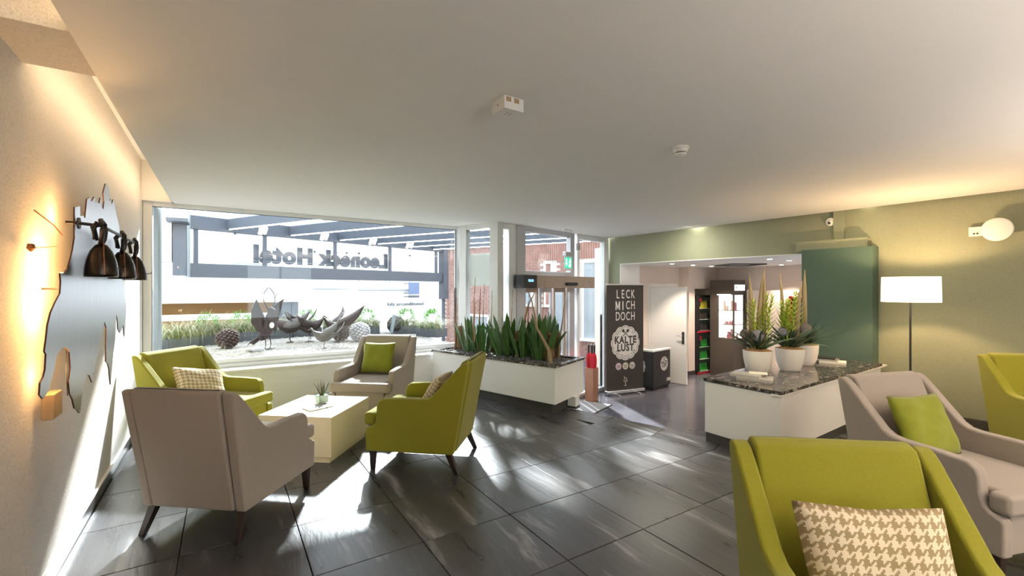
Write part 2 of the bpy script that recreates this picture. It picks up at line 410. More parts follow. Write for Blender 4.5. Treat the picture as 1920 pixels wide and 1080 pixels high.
# ------------------------------------------------------------------ walls, ceiling
WLa, WLb = (-.700, -3.4), (-.778, 6.75)
wl = MB().prism([WLa, WLb, (-1.0, 6.75), (-1.0, -3.4)], -.05, 2.95)
struct(wl.obj('wall_left', M['plaster']), 'rough white plaster wall')
def wlx(y): return WLa[0]+(WLb[0]-WLa[0])*(y+3.4)/10.15
bb = MB().prism([(wlx(-3.4)+.016, -3.4), (wlx(6.3)+.016, 6.34), (wlx(6.3), 6.34), (wlx(-3.4), -3.4)], 0, .085)
struct(bb.obj('baseboard_left', M['dark_base']), 'dark slate baseboard with a pale top joint')
bt = MB().prism([(wlx(-3.4)+.018, -3.4), (wlx(6.3)+.018, 6.34), (wlx(6.3), 6.34), (wlx(-3.4), -3.4)], .085, .094)
struct(bt.obj('trim_3', M['white']))
GA, GB = Vector((6.44, 6.53)), Vector((6.74, 1.74)); GD = (GB-GA).normalized(); GN = Vector((-GD.y, GD.x))   # +x side
if GN.x < 0: GN = -GN
def gw(t, off=0): return tuple(GA+GD*t+GN*off)
ce = MB()
cl_poly = [(-.505, -3.4), gw(9.9, -.02), gw(-.02, -.02), (3.87, 6.10), (3.44, 6.0), (3.25, 6.7), (-.505, 6.7)]
ce.prism(cl_poly, 2.5, 2.56)
struct(ce.obj('ceiling', M['ceiling']), 'smooth white ceiling with cove gaps along the side walls')
ct = MB().box(-1.0, 7.6, -3.4, 6.75, 2.95, 3.0)
struct(ct.obj('ceiling_upper', M['ceiling']), 'upper slab above the light coves')
for k, y0, y1 in ((4, 2.41, 2.85), (5, -.6, -.15), (6, -3.4, -3.0)):
    b_ = MB().box(-.78, -.505, y0, y1, 2.5, 2.95); struct(b_.obj('trim_%d' % k, M['plaster']), 'plastered cross beam bridging the light cove')
for k, y0, y1 in ((7, -3.0, 2.41), (8, 2.85, 6.55)):
    pass
# lip upstand that hides the cove strip
lip = MB().box(-.505, -.49, -3.4, 6.6, 2.56, 2.60); struct(lip.obj('trim_7', M['ceiling']))
# window wall above the frame and end of cove
ww = MB().box(-1.0, 3.25, 6.72, 6.9, 2.50, 3.3).box(-.80, -.49, 6.52, 6.72, 2.50, 2.95)
struct(ww.obj('wall_window', M['ceiling']))
# green wall
gwm = MB()
fr_loc, fr_a = frame(GA, GB)
gwl = MB()
TH = .28
def gbox(mb, t0, t1, o0, o1, z0, z1):     # along green wall; o positive = outward (+x)
    return mb.prism([gw(t0, o0), gw(t1, o0), gw(t1, o1), gw(t0, o1)], z0, z1)
gbox(gwl, -.05, .25, .04, .04+TH, -.5, 2.95)
gbox(gwl, .25, 3.85, .04, .04+TH, 1.985, 2.95)
gbox(gwl, 3.85, 10.0, .04, .04+TH, -.5, 2.95)
jl = MB(); gbox(jl, .25, .262, .04, .04+TH+.3, -.5, 1.985); gbox(jl, .262, 3.85, .042, .04+TH+.2, 1.973, 1.985)
struct(jl.obj('trim_13', M['ceiling']), 'pale lining of the wide hall opening')
struct(gwl.obj('wall_right', M['green']), 'olive green wall with a wide opening to the lower hall')
br = MB(); gbox(br, 4.25, 10.0, .025, .04, 0, .10)
struct(br.obj('baseboard_right', M['dark_base']), 'dark baseboard along the green wall')
ds = MB(); gbox(ds, 3.83, 3.945, 0.0, .04, 2.13, 2.95)
struct(ds.obj('trim_8', M['green']), 'green pilaster strip beside the security camera')
cp = MB(); gbox(cp, 3.42, 4.22, -.10, .04, 2.0, 2.13)
struct(cp.obj('trim_9', M['green']), 'green boxed ledge on top of the column')
bl = MB().prism([(6.485, 3.0), (6.525, 2.235), (6.76, 2.25), (6.70, 3.02)], -.5, 2.013)
struct(bl.obj('trim_10', M['greenbox']), 'dark green boxed column between the hall opening and the lounge')
# rear wall (behind the camera); its window is added to let in fill light
rw = MB()
rw.box(-1, 7.6, -3.6, -3.4, 0, .5).box(-1, 7.6, -3.6, -3.4, 2.3, 3.0)
for a_, b_ in ((-1, .6), (2.6, 7.6)): rw.box(a_, b_, -3.6, -3.4, .5, 2.3)
struct(rw.obj('wall_rear', M['ceiling']), 'rear wall with one wide window added for fill light')
for k, (a_, b_) in enumerate(((.6, 2.6),)):
    w_ = MB(); w_.box(a_, b_, -3.55, -3.48, .5, .56).box(a_, b_, -3.55, -3.48, 2.24, 2.3)
    for q in (a_, (a_+b_)/2-.03, b_-.06): w_.box(q, q+.06, -3.55, -3.48, .56, 2.24)
    wo = struct(w_.obj('window_%d' % (k+5), M['frame']))  # window added for daylight fill, unseen
    MB().box(a_+.05, b_-.05, -3.52, -3.51, .55, 2.25).obj('pane', M['glass'], wo)
# lower hall shell
hs = MB().box(6.6, 9.05, 6.86, 7.1, -.5, 2.35)
struct(hs.obj('wall_hall_left', M['beige_wall']), 'beige wall of the lower hall holding the open door')
h2 = MB().box(9.05, 9.27, 6.60, 7.1, -.5, 2.35).box(9.27, 9.88, 6.60, 7.1, 1.50, 2.35).box(9.27, 9.88, 6.98, 7.1, -.5, 1.5).box(9.88, 10.6, 6.60, 7.1, -.5, 2.35)
struct(h2.obj('wall_hall_niche', M['beige_wall']), 'beige wall with a niche for the drinks coolers')
h3 = MB().box(10.20, 10.6, .8, 6.6, -.5, 2.35).box(10.04, 10.2, .8, 5.80, -.5, 1.47)
struct(h3.obj('wall_hall_back', M['beige_wall']), 'beige back wall of the lower hall with a lower ledge')
h4 = MB().box(6.9, 10.6, .6, .8, -.5, 2.35); struct(h4.obj('wall_hall_right', M['beige_wall']))
hc = MB().prism([gw(.2, .05), (6.6, 7.1), (10.6, 7.1), (10.6, .6), gw(5.9, .05)], 2.0, 2.08)
struct(hc.obj('ceiling_hall', M['ceiling']), 'low white ceiling of the hall')
hb = MB().box(6.95, 9.05, 6.845, 6.86, -.5, -.40).box(9.035, 9.05, 6.6, 6.86, -.5, -.4).box(9.03, 9.27, 6.585, 6.6, -.5, -.4).box(9.88, 10.2, 6.585, 6.6, -.5, -.4)
struct(hb.obj('baseboard_hall', M['dark_base']), 'dark baseboard of the lower hall')

# cove light strips (real LED tapes hidden in the ceiling gaps)
WARM = (1, .72, .45)
ls = MB().box(-.512, -.506, 2.87, 6.45, 2.57, 2.585); o = ls.obj('cove_strip', M['ledwarm']); tag(o, 'warm light strip in the ceiling gap nearest the window', 'light strip', 'cove light strips')
ls = MB().box(-.512, -.506, -.1, 2.38, 2.57, 2.585); o = ls.obj('cove_strip', M['ledwarm']); tag(o, 'warm light strip in the ceiling gap before the cross beam', 'light strip', 'cove light strips')
area('cove_light', (-.53, 4.65, 2.62), (-1, 0, .10), 3.5, .04, 3.6, WARM)
area('cove_light', (-.53, 1.1, 2.62), (-1, 0, .10), 2.4, .04, 2.2, WARM)
gp = gw(4.2, -.015)
area('cove_light_green', (*gp, 2.60), (GN.x*.35, GN.y*.35, -1), .03, 8.0, 22, (1, .84, .50))
gp = gw(1.9, -.015)
area('cove_light_green', (*gp, 2.60), (GN.x*.35, GN.y*.35, -1), .03, 3.8, 42, (1, .95, .80))

# ------------------------------------------------------------------ main window (plane y = 6.6)
w1 = thing('window_1', 'wide white framed picture window over the ledge', None, (0, 6.6, 0)); w1['kind'] = 'structure'
if 'category' in w1: del w1['category']
f_ = MB()
f_.box(-.775, -.69, 0, .09, .53, 2.5).box(3.157, 3.245, 0, .09, .53, 2.5).box(-.69, 3.157, 0, .09, 2.452, 2.5).box(-.69, 3.157, 0, .09, .53, .632)
f_.obj('window_frame', M['frame'], w1, bevel=.006, seg=2)
MB().box(-.70, 3.165, .045, .055, .62, 2.46).obj('pane', M['glass'], w1)
MB().box(-.695, 3.16, .030, .045, 2.446, 2.453).box(-.695, -.689, .03, .045, .63, 2.45).box(3.152, 3.158, .03, .045, .63, 2.45).obj('gasket', M['black'], w1)
MB().box(-.775, 3.245, -.03, .01, .530, .575).obj('window_sill', M['frame'], w1, bevel=.006, seg=2)
lg = MB().box(wlx(6.3), 2.66, 6.345, 6.59, 0, .505)
struct(lg.obj('wall_ledge', M['relief']), 'low white relief panelled wall under the window')
lt = MB().box(wlx(6.3), 2.685, 6.325, 6.60, .505, .53)
struct(lt.obj('trim_11', M['white'], bevel=.004, seg=2), 'white ledge board under the window')

# return with glass, pillar
def ptwall(A, B, y0=0):
    loc, a = frame(A, B); e = bpy.data.objects.new('tmp', None); return loc, a
RA, RB = (3.2, 6.5), (3.44, 5.8)
loc, a = frame(RA, RB)
w2 = bpy.data.objects.new('window_2', None); C.objects.link(w2); w2.location = loc; w2.rotation_euler = (0, 0, a); struct(w2, 'narrow window beside the pillar, over the planter')
f_ = MB().box(-.06, .09, 0, .10, -.5, 2.5).box(.59, .75, 0, .10, -.5, 2.5).box(.09, .59, 0, .10, 2.43, 2.5).box(.09, .59, 0, .10, -.5, .35)
f_.obj('window_frame', M['frame'], w2, bevel=.004, seg=1)
MB().box(.08, .60, .05, .058, .33, 2.45).obj('pane', M['glass'], w2)
MB().box(.12, .60, .065, .085, 1.55, 2.05).obj('frosted_panel', M['frame'], w2)
PA, PB = (3.44, 5.8), (3.87, 5.92)
loc, a = frame(PA, PB)
w3 = bpy.data.objects.new('window_3', None); C.objects.link(w3); w3.location = loc; w3.rotation_euler = (0, 0, a); struct(w3, 'very narrow window in the pillar')
f_ = MB().box(0, .13, 0, .12, -.5, 2.5).box(.26, .445, 0, .12, -.5, 2.5).box(.13, .26, 0, .12, 2.41, 2.5).box(.13, .26, 0, .12, -.5, .35)
f_.obj('window_frame', M['frame'], w3, bevel=.004, seg=1)
MB().box(.12, .27, .05, .058, .33, 2.45).obj('pane', M['glass'], w3)

# entrance front
DA, DB = (3.87, 5.92), (6.44, 6.54)
loc, a = frame(DA, DB)
d1 = bpy.data.objects.new('door_1', None); C.objects.link(d1); d1.location = loc; d1.rotation_euler = (0, 0, a); struct(d1, 'glazed automatic entrance door front with transom')
f_ = MB()
f_.box(-.02, .18, -.02, .14, -.5, 2.5)
f_.obj('jamb', M['frame_grey'], d1, bevel=.004, seg=1)
f_ = MB().box(.18, 1.52, 0, .1, 2.42, 2.5).box(1.40, 1.52, 0, .1, -.5, 2.42).box(.18, 1.40, 0, .1, 1.70, 1.79)
f_.obj('transom_frame', M['frame_grey'], d1, bevel=.004, seg=1)
MB().box(.17, 1.41, .05, .058, 1.78, 2.43).obj('transom_pane', M['glass'], d1)
MB().tube([(1.585, -.02, -.5), (1.585, -.02, 2.46)], .022, 10).obj('pivot_post', M['frame'], d1, smooth='auto')
MB().box(1.545, 1.625, -.05, .02, 2.20, 2.32).obj('pivot_bracket', M['frame_grey'], d1, bevel=.004, seg=1)
f_ = MB().box(1.60, 1.67, 0, .1, -.5, 2.5).box(2.50, 2.66, 0, .1, -.5, 2.5).box(1.67, 2.50, 0, .1, 2.41, 2.5).box(1.67, 2.50, 0, .1, -.5, -.42)
f_.obj('side_frame', M['frame'], d1, bevel=.004, seg=1)
MB().box(1.66, 2.51, .05, .058, -.43, 2.42).obj('side_pane', M['glass'], d1)
for k, (x0, x1) in enumerate(((.20, .545), (.58, .89), (.93, 1.25), (1.28, 1.40))):
    q = MB().box(x0, x0+.035, .03-.012*k, .07-.012*k, -.48, 1.66).box(x1-.035, x1, .03-.012*k, .07-.012*k, -.48, 1.66).box(x0+.035, x1-.035, .03-.012*k, .07-.012*k, 1.44, 1.66).box(x0+.035, x1-.035, .03-.012*k, .07-.012*k, -.48, -.38)
    lf_ = q.obj('door_leaf', M['bronze'] if k % 2 == 0 else M['frame_grey'], d1)
    MB().box(x0+.03, x1-.03, .046-.012*k, .052-.012*k, -.4, 1.46).obj('pane', M['glass'], lf_)
lft = MB().box(.0, .0+1.8, -.02, .13, 1.66, 1.71).obj('door_track', M['bronze'], d1)
op = thing('door_operator', 'bronze automatic door operator box with a black control end', 'door operator', loc, a)
MB().box(.20, 1.80, -.24, -.03, 1.512, 1.712).obj('housing', M['bronze'], op, bevel=.005, seg=2)
tag(MB().box(-.10, .20, -.245, -.03, 1.510, 1.714).obj('control_end', M['black'], op, bevel=.005, seg=2), 'black end with a blue lit reading')
MB().tube([(.93, -.262, 1.578), (1.22, -.262, 1.578)], .028, 12).obj('motion_sensor', M['black'], op, smooth='auto')
MB().tube([(1.62, -.24, 1.62), (1.62, -.248, 1.62)], .008, 10).obj('screw_cap', M['black'], op)
v, f = text('00:00', .055, 1.0, .001); tm = MB(); sign(tm, v, f, .05, -.248, 1.625); tm.obj('digits', M['bluedisp'], op)

# exit sign
ex = thing('exit_sign', 'green illuminated exit sign hanging by wires near the entrance door', 'exit sign', (4.90, 5.93, 2.5), math.atan2(5.97-5.90, 5.04-4.77)+R(0))
MB().tube([(-.08, 0, 0), (-.08, 0, -.38)], .0035, 6).tube([(.08, 0, 0), (.08, 0, -.38)], .0035, 6).obj('wire', M['frame_grey'], ex)
MB().box(-.12, .10, -.02, .02, -.03, 0).obj('ceiling_mount', M['frame'], ex)
MB().box(-.10, .14, -.035, .035, -.45, -.38).obj('lamp_housing', M['frame_grey'], ex, bevel=.004, seg=1)
MB().box(-.10, .11, -.006, .006, -.69, -.45).obj('sign_plate', M['frame'], ex)
MB().box(-.09, .10, -.010, -.006, -.65, -.47).obj('sign_face', M['exitgreen'], ex)
pic = MB()
pic.box(-.062, -.038, -.0115, -.010, -.565, -.49); pic.add([(-.08, -.0115, -.565), (-.02, -.0115, -.565), (-.05, -.0115, -.62)], [(0, 1, 2)])
pic.ball((.055, -.0115, -.50), .012, .002, .012, 8, 6).tube([(.05, -.0115, -.515), (.045, -.0115, -.56), (.06, -.0115, -.60), (.05, -.0115, -.635)], .008, 5).tube([(.045, -.0115, -.56), (.03, -.0115, -.60), (.015, -.0115, -.625)], .007, 5).tube([(.05, -.0115, -.525), (.025, -.0115, -.545)], .005, 5).tube([(.05, -.0115, -.525), (.08, -.0115, -.54)], .005, 5)
pic.obj('pictogram', M['signlit'], ex)

# inner white hall door
dz = -.5
dr = bpy.data.objects.new('door_2', None); C.objects.link(dr); dr.location = (8.02, 6.84, dz); struct(dr, 'white hall door standing open, with a lever handle plate')
MB().box(-.07, 0, -.03, .03, 0, 2.12).box(.86, .93, -.03, .03, 0, 2.12).box(0, .86, -.03, .03, 2.04, 2.12).obj('door_frame', M['white'], dr)
lfr = R(-92)
leaf = MB().box(0, .86, -.04, 0, .01, 2.03).obj('door_leaf', M['white'], dr, (.0, -.03, 0), (0, 0, R(-83)), bevel=.003, seg=1)
MB().box(.76, .81, -.052, -.04, .85, 1.10).obj('handle_plate', M['black'], leaf)
MB().tube([(.785, -.05, 1.02), (.785, -.085, 1.02), (.66, -.085, 1.02)], .010, 8).tube([(.785, 0, 1.02), (.785, .05, 1.02), (.68, .05, 1.02)], .010, 8).obj('lever', M['chrome'], leaf, smooth='auto')
MB().tube([(0, -.02, 1.72), (0, -.02, 1.80)], .012, 8).tube([(0, -.02, .2), (0, -.02, .28)], .012, 8).obj('hinge', M['black'], leaf)

# ------------------------------------------------------------------ low planter beside the entrance
PL = [(2.60, 6.30), (3.245, 4.15), (4.00, 4.49), (3.36, 6.55)]
def inset(poly, d):
    n = len(poly); out = []
    cx = sum(p[0] for p in poly)/n; cy = sum(p[1] for p in poly)/n
    for i in range(n):
        a = Vector(poly[i-1]); b = Vector(poly[i]); c = Vector(poly[(i+1) % n])
        n1 = (b-a).normalized(); n1 = Vector((-n1.y, n1.x)); n2 = (c-b).normalized(); n2 = Vector((-n2.y, n2.x))
        if n1.dot(Vector((cx, cy))-b) < 0: n1 = -n1
        if n2.dot(Vector((cx, cy))-b) < 0: n2 = -n2
        m = (n1+n2); k = d/(m.dot(n1)); out.append(tuple(b+m*k))
    return out
pt = thing('indoor_planter', 'long white planter trough with a black stone rim beside the entrance', 'planter')
def ring(mb, outer, inner, z0, z1):
    n = len(outer)
    for i in range(n):
        j = (i+1) % n; mb.prism([outer[i], outer[j], inner[j], inner[i]], z0, z1)
b_ = MB(); ring(b_, inset(PL, .015), inset(PL, .075), .15, .575); b_.prism(inset(PL, .02), .145, .20); b_.obj('trough', M['relief'], pt)
b_ = MB(); ring(b_, PL, inset(PL, .075), .575, .60); b_.obj('stone_rim', M['granite'], pt)
b_ = MB().prism(inset(PL, .10), 0, .15); b_.obj('plinth', M['dark_base'], pt)
b_ = MB().prism(inset(PL, .07), .20, .565); b_.obj('soil', M['darkpebble'], pt)
b_ = MB().box(-.055, .055, -.055, .055, -.001, .15); b_.obj('support_post', M['relief'], pt, (3.73, 4.40, 0), (0, 0, R(24)))
b_ = MB().box(-.06, .06, -.06, .06, 0, .03); b_.obj('post_foot', M['dark_base'], pt, (3.73, 4.40, 0), (0, 0, R(24)))
def inpoly(p, poly):
    s_ = None
    for i in range(len(poly)):
        a, b = poly[i], poly[(i+1) % len(poly)]
        k = (b[0]-a[0])*(p[1]-a[1])-(b[1]-a[1])*(p[0]-a[0])
        if s_ is None: s_ = k > 0
        elif (k > 0) != s_: return False
    return True
pb = MB(); ip = inset(PL, .09); cnt = 0
while cnt < 900:
    p = (random.uniform(2.6, 4), random.uniform(4.1, 6.55))
    if not inpoly(p, ip): continue
    r_ = random.uniform(.010, .022); pb.ball((p[0], p[1], .568+r_*.3), r_, r_*random.uniform(.7, 1.2), r_*.7, 6, 4); cnt += 1
o = pb.obj('pebbles', M['darkpebble'], pt, smooth=True); o['kind'] = 'stuff'

def leafmesh(L, W, lean, curl, twist=0, n=9, cup=.25, profile='strap'):
    v = []; f = []
    x = z = 0.; ang = lean
    for i in range(n+1):
        t = i/n
        if profile == 'strap': w = W*(.55+.9*t-.2*t*t)*(1-t**3.2)**.8 if t < 1 else 0
        elif profile == 'grass': w = W*(1-t**1.5)
        else: w = W*(1-t)**.7*(1+.2*math.sin(t*3))
        tw = twist*t; c_, s_ = math.cos(tw), math.sin(tw)
        for q in (-1, 0, 1):
            px = q*w/2; dz = -cup*w*(1-abs(q))
            # local frame: across = y rotated by twist, normal = perpendicular to growth
            v.append((x+math.cos(ang)*(dz*c_-px*s_*.6), px*c_, z-math.sin(ang)*(dz*c_-px*s_*.6)))
        x += L/n*math.sin(ang); z += L/n*math.cos(ang); ang += curl/n
    for i in range(n):
        for q in (0, 1):
            a_ = i*3+q; f.append((a_, a_+1, a_+4, a_+3))
    return v, f
def leaf(parent, m, loc, rz, L, W, lean, curl, twist=0, name='leaf', **k):
    v, f = leafmesh(L, W, lean, curl, twist, **k)
    return MB().add(v, f).obj(name, m, parent, loc, (0, 0, rz), smooth=True)
def snake_plant(x, y, label, n, L, W, spread, seed, narrow=False):
    rnd = random.Random(seed)
    t = thing('snake_plant', label, 'plant', (x, y, .575), rnd.uniform(0, 6), 'snake plants in the trough')
    for i in range(n):
        a_ = i*2.4+rnd.uniform(-.3, .3); r_ = .02+.10*math.sqrt(i/n)*spread
        lean = (.05+.42*(i/n)*spread)*rnd.uniform(.6, 1.2); l_ = L*(1-.35*(i/n)*rnd.uniform(.4, 1))
        leaf(t, M['leaf'], (r_*math.cos(a_), r_*math.sin(a_), 0), a_, l_, W*rnd.uniform(.8, 1.1), lean, rnd.uniform(.0, .35), rnd.uniform(-.9, .9))
    return t
snake_plant(3.10, 6.00, 'narrow leaved snake plant at the window end of the trough', 14, .54, .062, 1.1, 1)
snake_plant(3.16, 5.72, 'narrow leaved snake plant second from the window end', 13, .52, .062, 1.0, 2)
snake_plant(3.36, 5.36, 'bushy broad leaved plant in the middle of the trough', 22, .60, .098, 1.6, 3)
snake_plant(3.44, 5.10, 'broad leaved plant right of the trough middle', 13, .56, .09, 1.2, 4)
snake_plant(3.52, 4.80, 'tallest broad leaved plant near the trough corner', 17, .64, .115, 1.1, 5)

def branch(label, pts, r0, m, parent_name='dry_branch', r1=.003, cat='branch', seg=8, group='dry branches stuck in the trough'):
    n = len(pts); P_ = []
    # smooth interpolation
    for i in range(n-1):
        for k in range(4):
            t = k/4; P_.append(Vector(pts[i]).lerp(Vector(pts[i+1]), t))
    P_.append(Vector(pts[-1]))
    for i in range(1, len(P_)-1): P_[i] += Vector((random.uniform(-1, 1), random.uniform(-1, 1), 0))*.003
    base = Vector(pts[0]); rad = [r0+(r1-r0)*(i/(len(P_)-1))**.8 for i in range(len(P_))]
    o = MB().tube([p-base for p in P_], rad, seg).obj(parent_name, m, None, tuple(base), smooth=True)
    return tag(o, label, cat, group)
Z = .57
for lab, pts, r0, mm in [
    ('thin reddish stake at the window end of the trough', [(2.99, 6.30, Z), (3.0, 6.30, .95), (3.02, 6.31, 1.52)], .022, 'driftwood'),
    ('short reddish stake behind the first one', [(3.02, 6.36, Z), (3.05, 6.36, .95), (3.07, 6.37, 1.35)], .014, 'driftwood'),
    ('twisted root stick standing against the pillar frame', [(3.22, 6.15, Z), (3.24, 6.15, 1.1), (3.23, 6.14, 1.35), (3.26, 6.15, 1.68)], .024, 'driftwood'),
    ('pair stake leaning left of the trough middle', [(3.16, 5.88, Z), (3.18, 5.88, 1.0), (3.19, 5.87, 1.53)], .026, 'driftwood'),
    ('slimmer stake beside the trough middle stake', [(3.21, 5.84, Z), (3.22, 5.84, 1.0), (3.23, 5.82, 1.58)], .014, 'driftwood'),
    ('thin dark twig rising behind the middle plant', [(3.36, 5.86, Z), (3.38, 5.86, 1.2), (3.38, 5.85, 1.48)], .008, 'driftpale'),
    ('thin twig in front of the white pillar', [(3.42, 5.66, Z), (3.45, 5.66, 1.2), (3.45, 5.66, 1.50)], .009, 'driftpale'),
    ('thin straight twig in front of the pillar corner', [(3.55, 5.60, Z), (3.58, 5.62, 1.1), (3.60, 5.62, 1.49)], .007, 'driftwood'),
    ('reddish stake against the grey door jamb', [(3.52, 5.15, Z), (3.56, 5.16, 1.1), (3.58, 5.17, 1.50)], .014, 'driftwood'),
    ('long stick leaning up to the door operator', [(3.33, 5.12, Z), (3.43, 5.12, .95), (3.52, 5.10, 1.30), (3.72, 5.12, 1.56)], .020, 'driftwood'),
    ('second long stick crossing the leaning one', [(3.36, 5.14, Z), (3.45, 5.12, .95), (3.52, 5.12, 1.22), (3.68, 5.12, 1.52)], .010, 'driftpale'),
    ('thick pale crooked branch at the trough corner', [(3.42, 4.47, Z), (3.42, 4.52, .75), (3.30, 4.58, 1.0), (3.28, 4.68, 1.35), (3.22, 4.72, 1.52)], .030, 'driftpale'),
    ('tall thin branch left of the right hand sheaf', [(3.62, 5.00, Z), (3.66, 4.98, 1.0), (3.70, 4.97, 1.62)], .012, 'driftwood'),
    ('pale branch rising at the far right of the trough', [(3.74, 4.72, Z), (3.78, 4.72, .9), (3.86, 4.76, 1.2), (3.95, 4.80, 1.54)], .018, 'driftpale'),
]: branch(lab, pts, r0, M[mm])
def dried_cone(x, y, h, r, label):
    o = MB(); rnd = random.Random(int(x*1000))
    o.lathe([(r*.8, 0), (r, h*.25), (r*1.02, h*.6), (r*.8, h*.9), (r*.3, h)], 16)
    for k in range(260):
        a_ = k*2.39996; z_ = h*(.02+.94*k/260); rr = r*(1.0 if z_ < h*.7 else 1-.6*((z_/h-.7)/.3)**2)
        c_ = Vector((rr*math.cos(a_), rr*math.sin(a_), z_)); d_ = Vector((math.cos(a_), math.sin(a_), .5))*.016
        t_ = Vector((-math.sin(a_), math.cos(a_), 0))*.006
        o.add([c_-t_, c_+t_, c_+d_, c_+Vector((0, 0, .01))], [(0, 1, 2), (0, 2, 3), (1, 3, 2)])
    o = o.obj('dried_flower_cone', M['banksia'], None, (x, y, .575)); tag(o, label, 'dried flower', 'dried brown cones in the trough'); return o
dried_cone(3.06, 6.26, .36, .055, 'shaggy brown cone at the window end of the trough')
dried_cone(3.35, 5.75, .34, .05, 'shaggy brown cone behind the middle plants')
dried_cone(3.40, 5.16, .36, .055, 'shaggy brown cone right of the middle plants')
dried_cone(3.56, 4.70, .36, .075, 'widest shaggy brown cone at the trough corner')
dried_cone(3.78, 4.82, .38, .062, 'shaggy brown cone farthest right in the trough')
bt_ = MB()
for k in range(7): bt_.ball((3.60+.018*k, 4.84+.004*k, .92+.022*k+.01*math.sin(k*2)), .022, .012, .018, 8, 6)
bt_.tube([(3.60, 4.84, .58), (3.60, 4.84, .93)], .005, 6)
tag(bt_.obj('seed_pod_stem', M['black'], None, smooth=True), 'black knobbly seed pod on a stem among the right hand plants', 'seed pod')

# ------------------------------------------------------------------ marble-topped bench cabinet
BP = [(4.00, 2.755), (4.00, 2.01), (6.53, 2.14), (6.49, 3.0)]
bn = thing('low_cabinet', 'low white cabinet with a dark granite top carrying the pots', 'cabinet')
MB().prism(inset(BP, .012), .09, .585).obj('body', M['white'], bn, bevel=.002, seg=1)
MB().prism([(4.0, 2.01), (6.70, 2.148), (6.70, 2.20), (4.0, 2.10)], .575, .592).obj('side_rail', M['white'], bn)
MB().prism(inset(BP, .02), -.5, .09).obj('plinth', M['dark_base'], bn)
MB().prism(BP, .592, .622).obj('stone_top', M['granite'], bn, bevel=.002, seg=1)

# ------------------------------------------------------------------ armchairs
def chair_proto(fab, label, group):
    t = thing('armchair', label, 'armchair', group=group)
    side = [(.40, .16), (.402, .33), (.395, .352), (.345, .372), (.318, .395), (.306, .46), (.302, .53), (.288, .572), (.25, .597), (.10, .604), (-.08, .604), (-.135, .612), (-.175, .636), (-.225, .69), (-.385, .862), (-.42, .893), (-.447, .905), (-.478, .900), (-.345, .16)]
    for s_ in (-1, 1):
        mb = MB(); n = len(side); v = []
        for inner in (0, 1):
            for (y, z) in side:
                fl_ = .014*(z-.16)/.745
                x = (.345+fl_) if not inner else (.275+fl_)
                v.append((s_*x, y, z))
        f = [tuple(range(n)), tuple(range(n, 2*n))[::-1]]+[(i, (i+1) % n, n+(i+1) % n, n+i) for i in range(n)]
        mb.add(v, f).obj('side_panel', fab, t, bevel=.016, seg=3)
    bk = [(-.353, .165), (-.492, .885), (-.482, .912), (-.452, .922), (-.405, .905), (-.385, .87), (-.215, .42), (-.215, .165)]
    n = len(bk); v = []
    for s_ in (-1, 1):
        for (y, z) in bk:
            v.append((s_*(.273+.012*(z-.16)/.745), y, z))
    f = [tuple(range(n)), tuple(range(n, 2*n))[::-1]]+[(i, (i+1) % n, n+(i+1) % n, n+i) for i in range(n)]
    MB().add(v, f).obj('backrest', fab, t, bevel=.018, seg=3)
    MB().box(-.274, .274, -.22, .388, .165, .385).obj('seat_base', fab, t, bevel=.01, seg=2)
    c_ = MB().prism([(-.272, -.24), (.272, -.24), (.272, .322), (.335, .325), (.338, .42), (-.338, .42), (-.335, .325), (-.272, .322)], .372, .475)
    c_.obj('seat_cushion', fab, t, bevel=.026, seg=4)
    for s_ in (-1, 1):
        mb = MB()
        def lg_(xa, ya, wa, xb, yb, wb):
            v = [(xb+dx*wb, yb+dy*wb, 0) for dx, dy in ((-1, -1), (1, -1), (1, 1), (-1, 1))]+[(xa+dx*wa, ya+dy*wa, .17) for dx, dy in ((-1, -1), (1, -1), (1, 1), (-1, 1))]
            return MB().add(v, [(3, 2, 1, 0), (4, 5, 6, 7), (0, 1, 5, 4), (1, 2, 6, 5), (2, 3, 7, 6), (3, 0, 4, 7)])
        lg_(s_*.300, .350, .026, s_*.305, .352, .016).obj('leg', M['legwood'], t, bevel=.003, seg=1)
        lg_(s_*.300, -.295, .026, s_*.318, -.372, .017).obj('leg', M['legwood'], t, bevel=.003, seg=1)
    return t
def place(t, x, y, th): t.location = (x, y, 0); t.rotation_euler = (0, 0, R(th)); return t
GL, GBg = 'lime green wing armchairs', 'beige wing armchairs'
ch_near = place(chair_proto(M['beige'], 'beige armchair nearest the camera at the coffee table, back turned', GBg), .066, 3.622, -39.6)
ch_back = copy_tree(ch_near); ch_back['label'] = 'beige armchair behind the coffee table with a lime cushion'; place(ch_back, 1.49, 5.33, 141.0)
ch_right = copy_tree(ch_near); ch_right['label'] = 'beige armchair at the right by the low cabinet with a green cushion'; place(ch_right, 3.70, .84, 161.0)
ch_ctr = place(chair_proto(M['lime'], 'lime green armchair right of the coffee table, seen from its side', GL), 1.515, 3.796, 48.9)
ch_left = copy_tree(ch_ctr); ch_left['label'] = 'lime green armchair in the window corner against the left wall'; place(ch_left, -.108, 5.167, 226.1)
ch_front = copy_tree(ch_ctr); ch_front['label'] = 'large lime green armchair in the right foreground, cropped by the frame'; place(ch_front, 1.68, .468, 140.5)
ch_edge = copy_tree(ch_ctr); ch_edge['label'] = 'lime green armchair cut off by the right edge near the green wall'; place(ch_edge, 5.75, .62, 135)

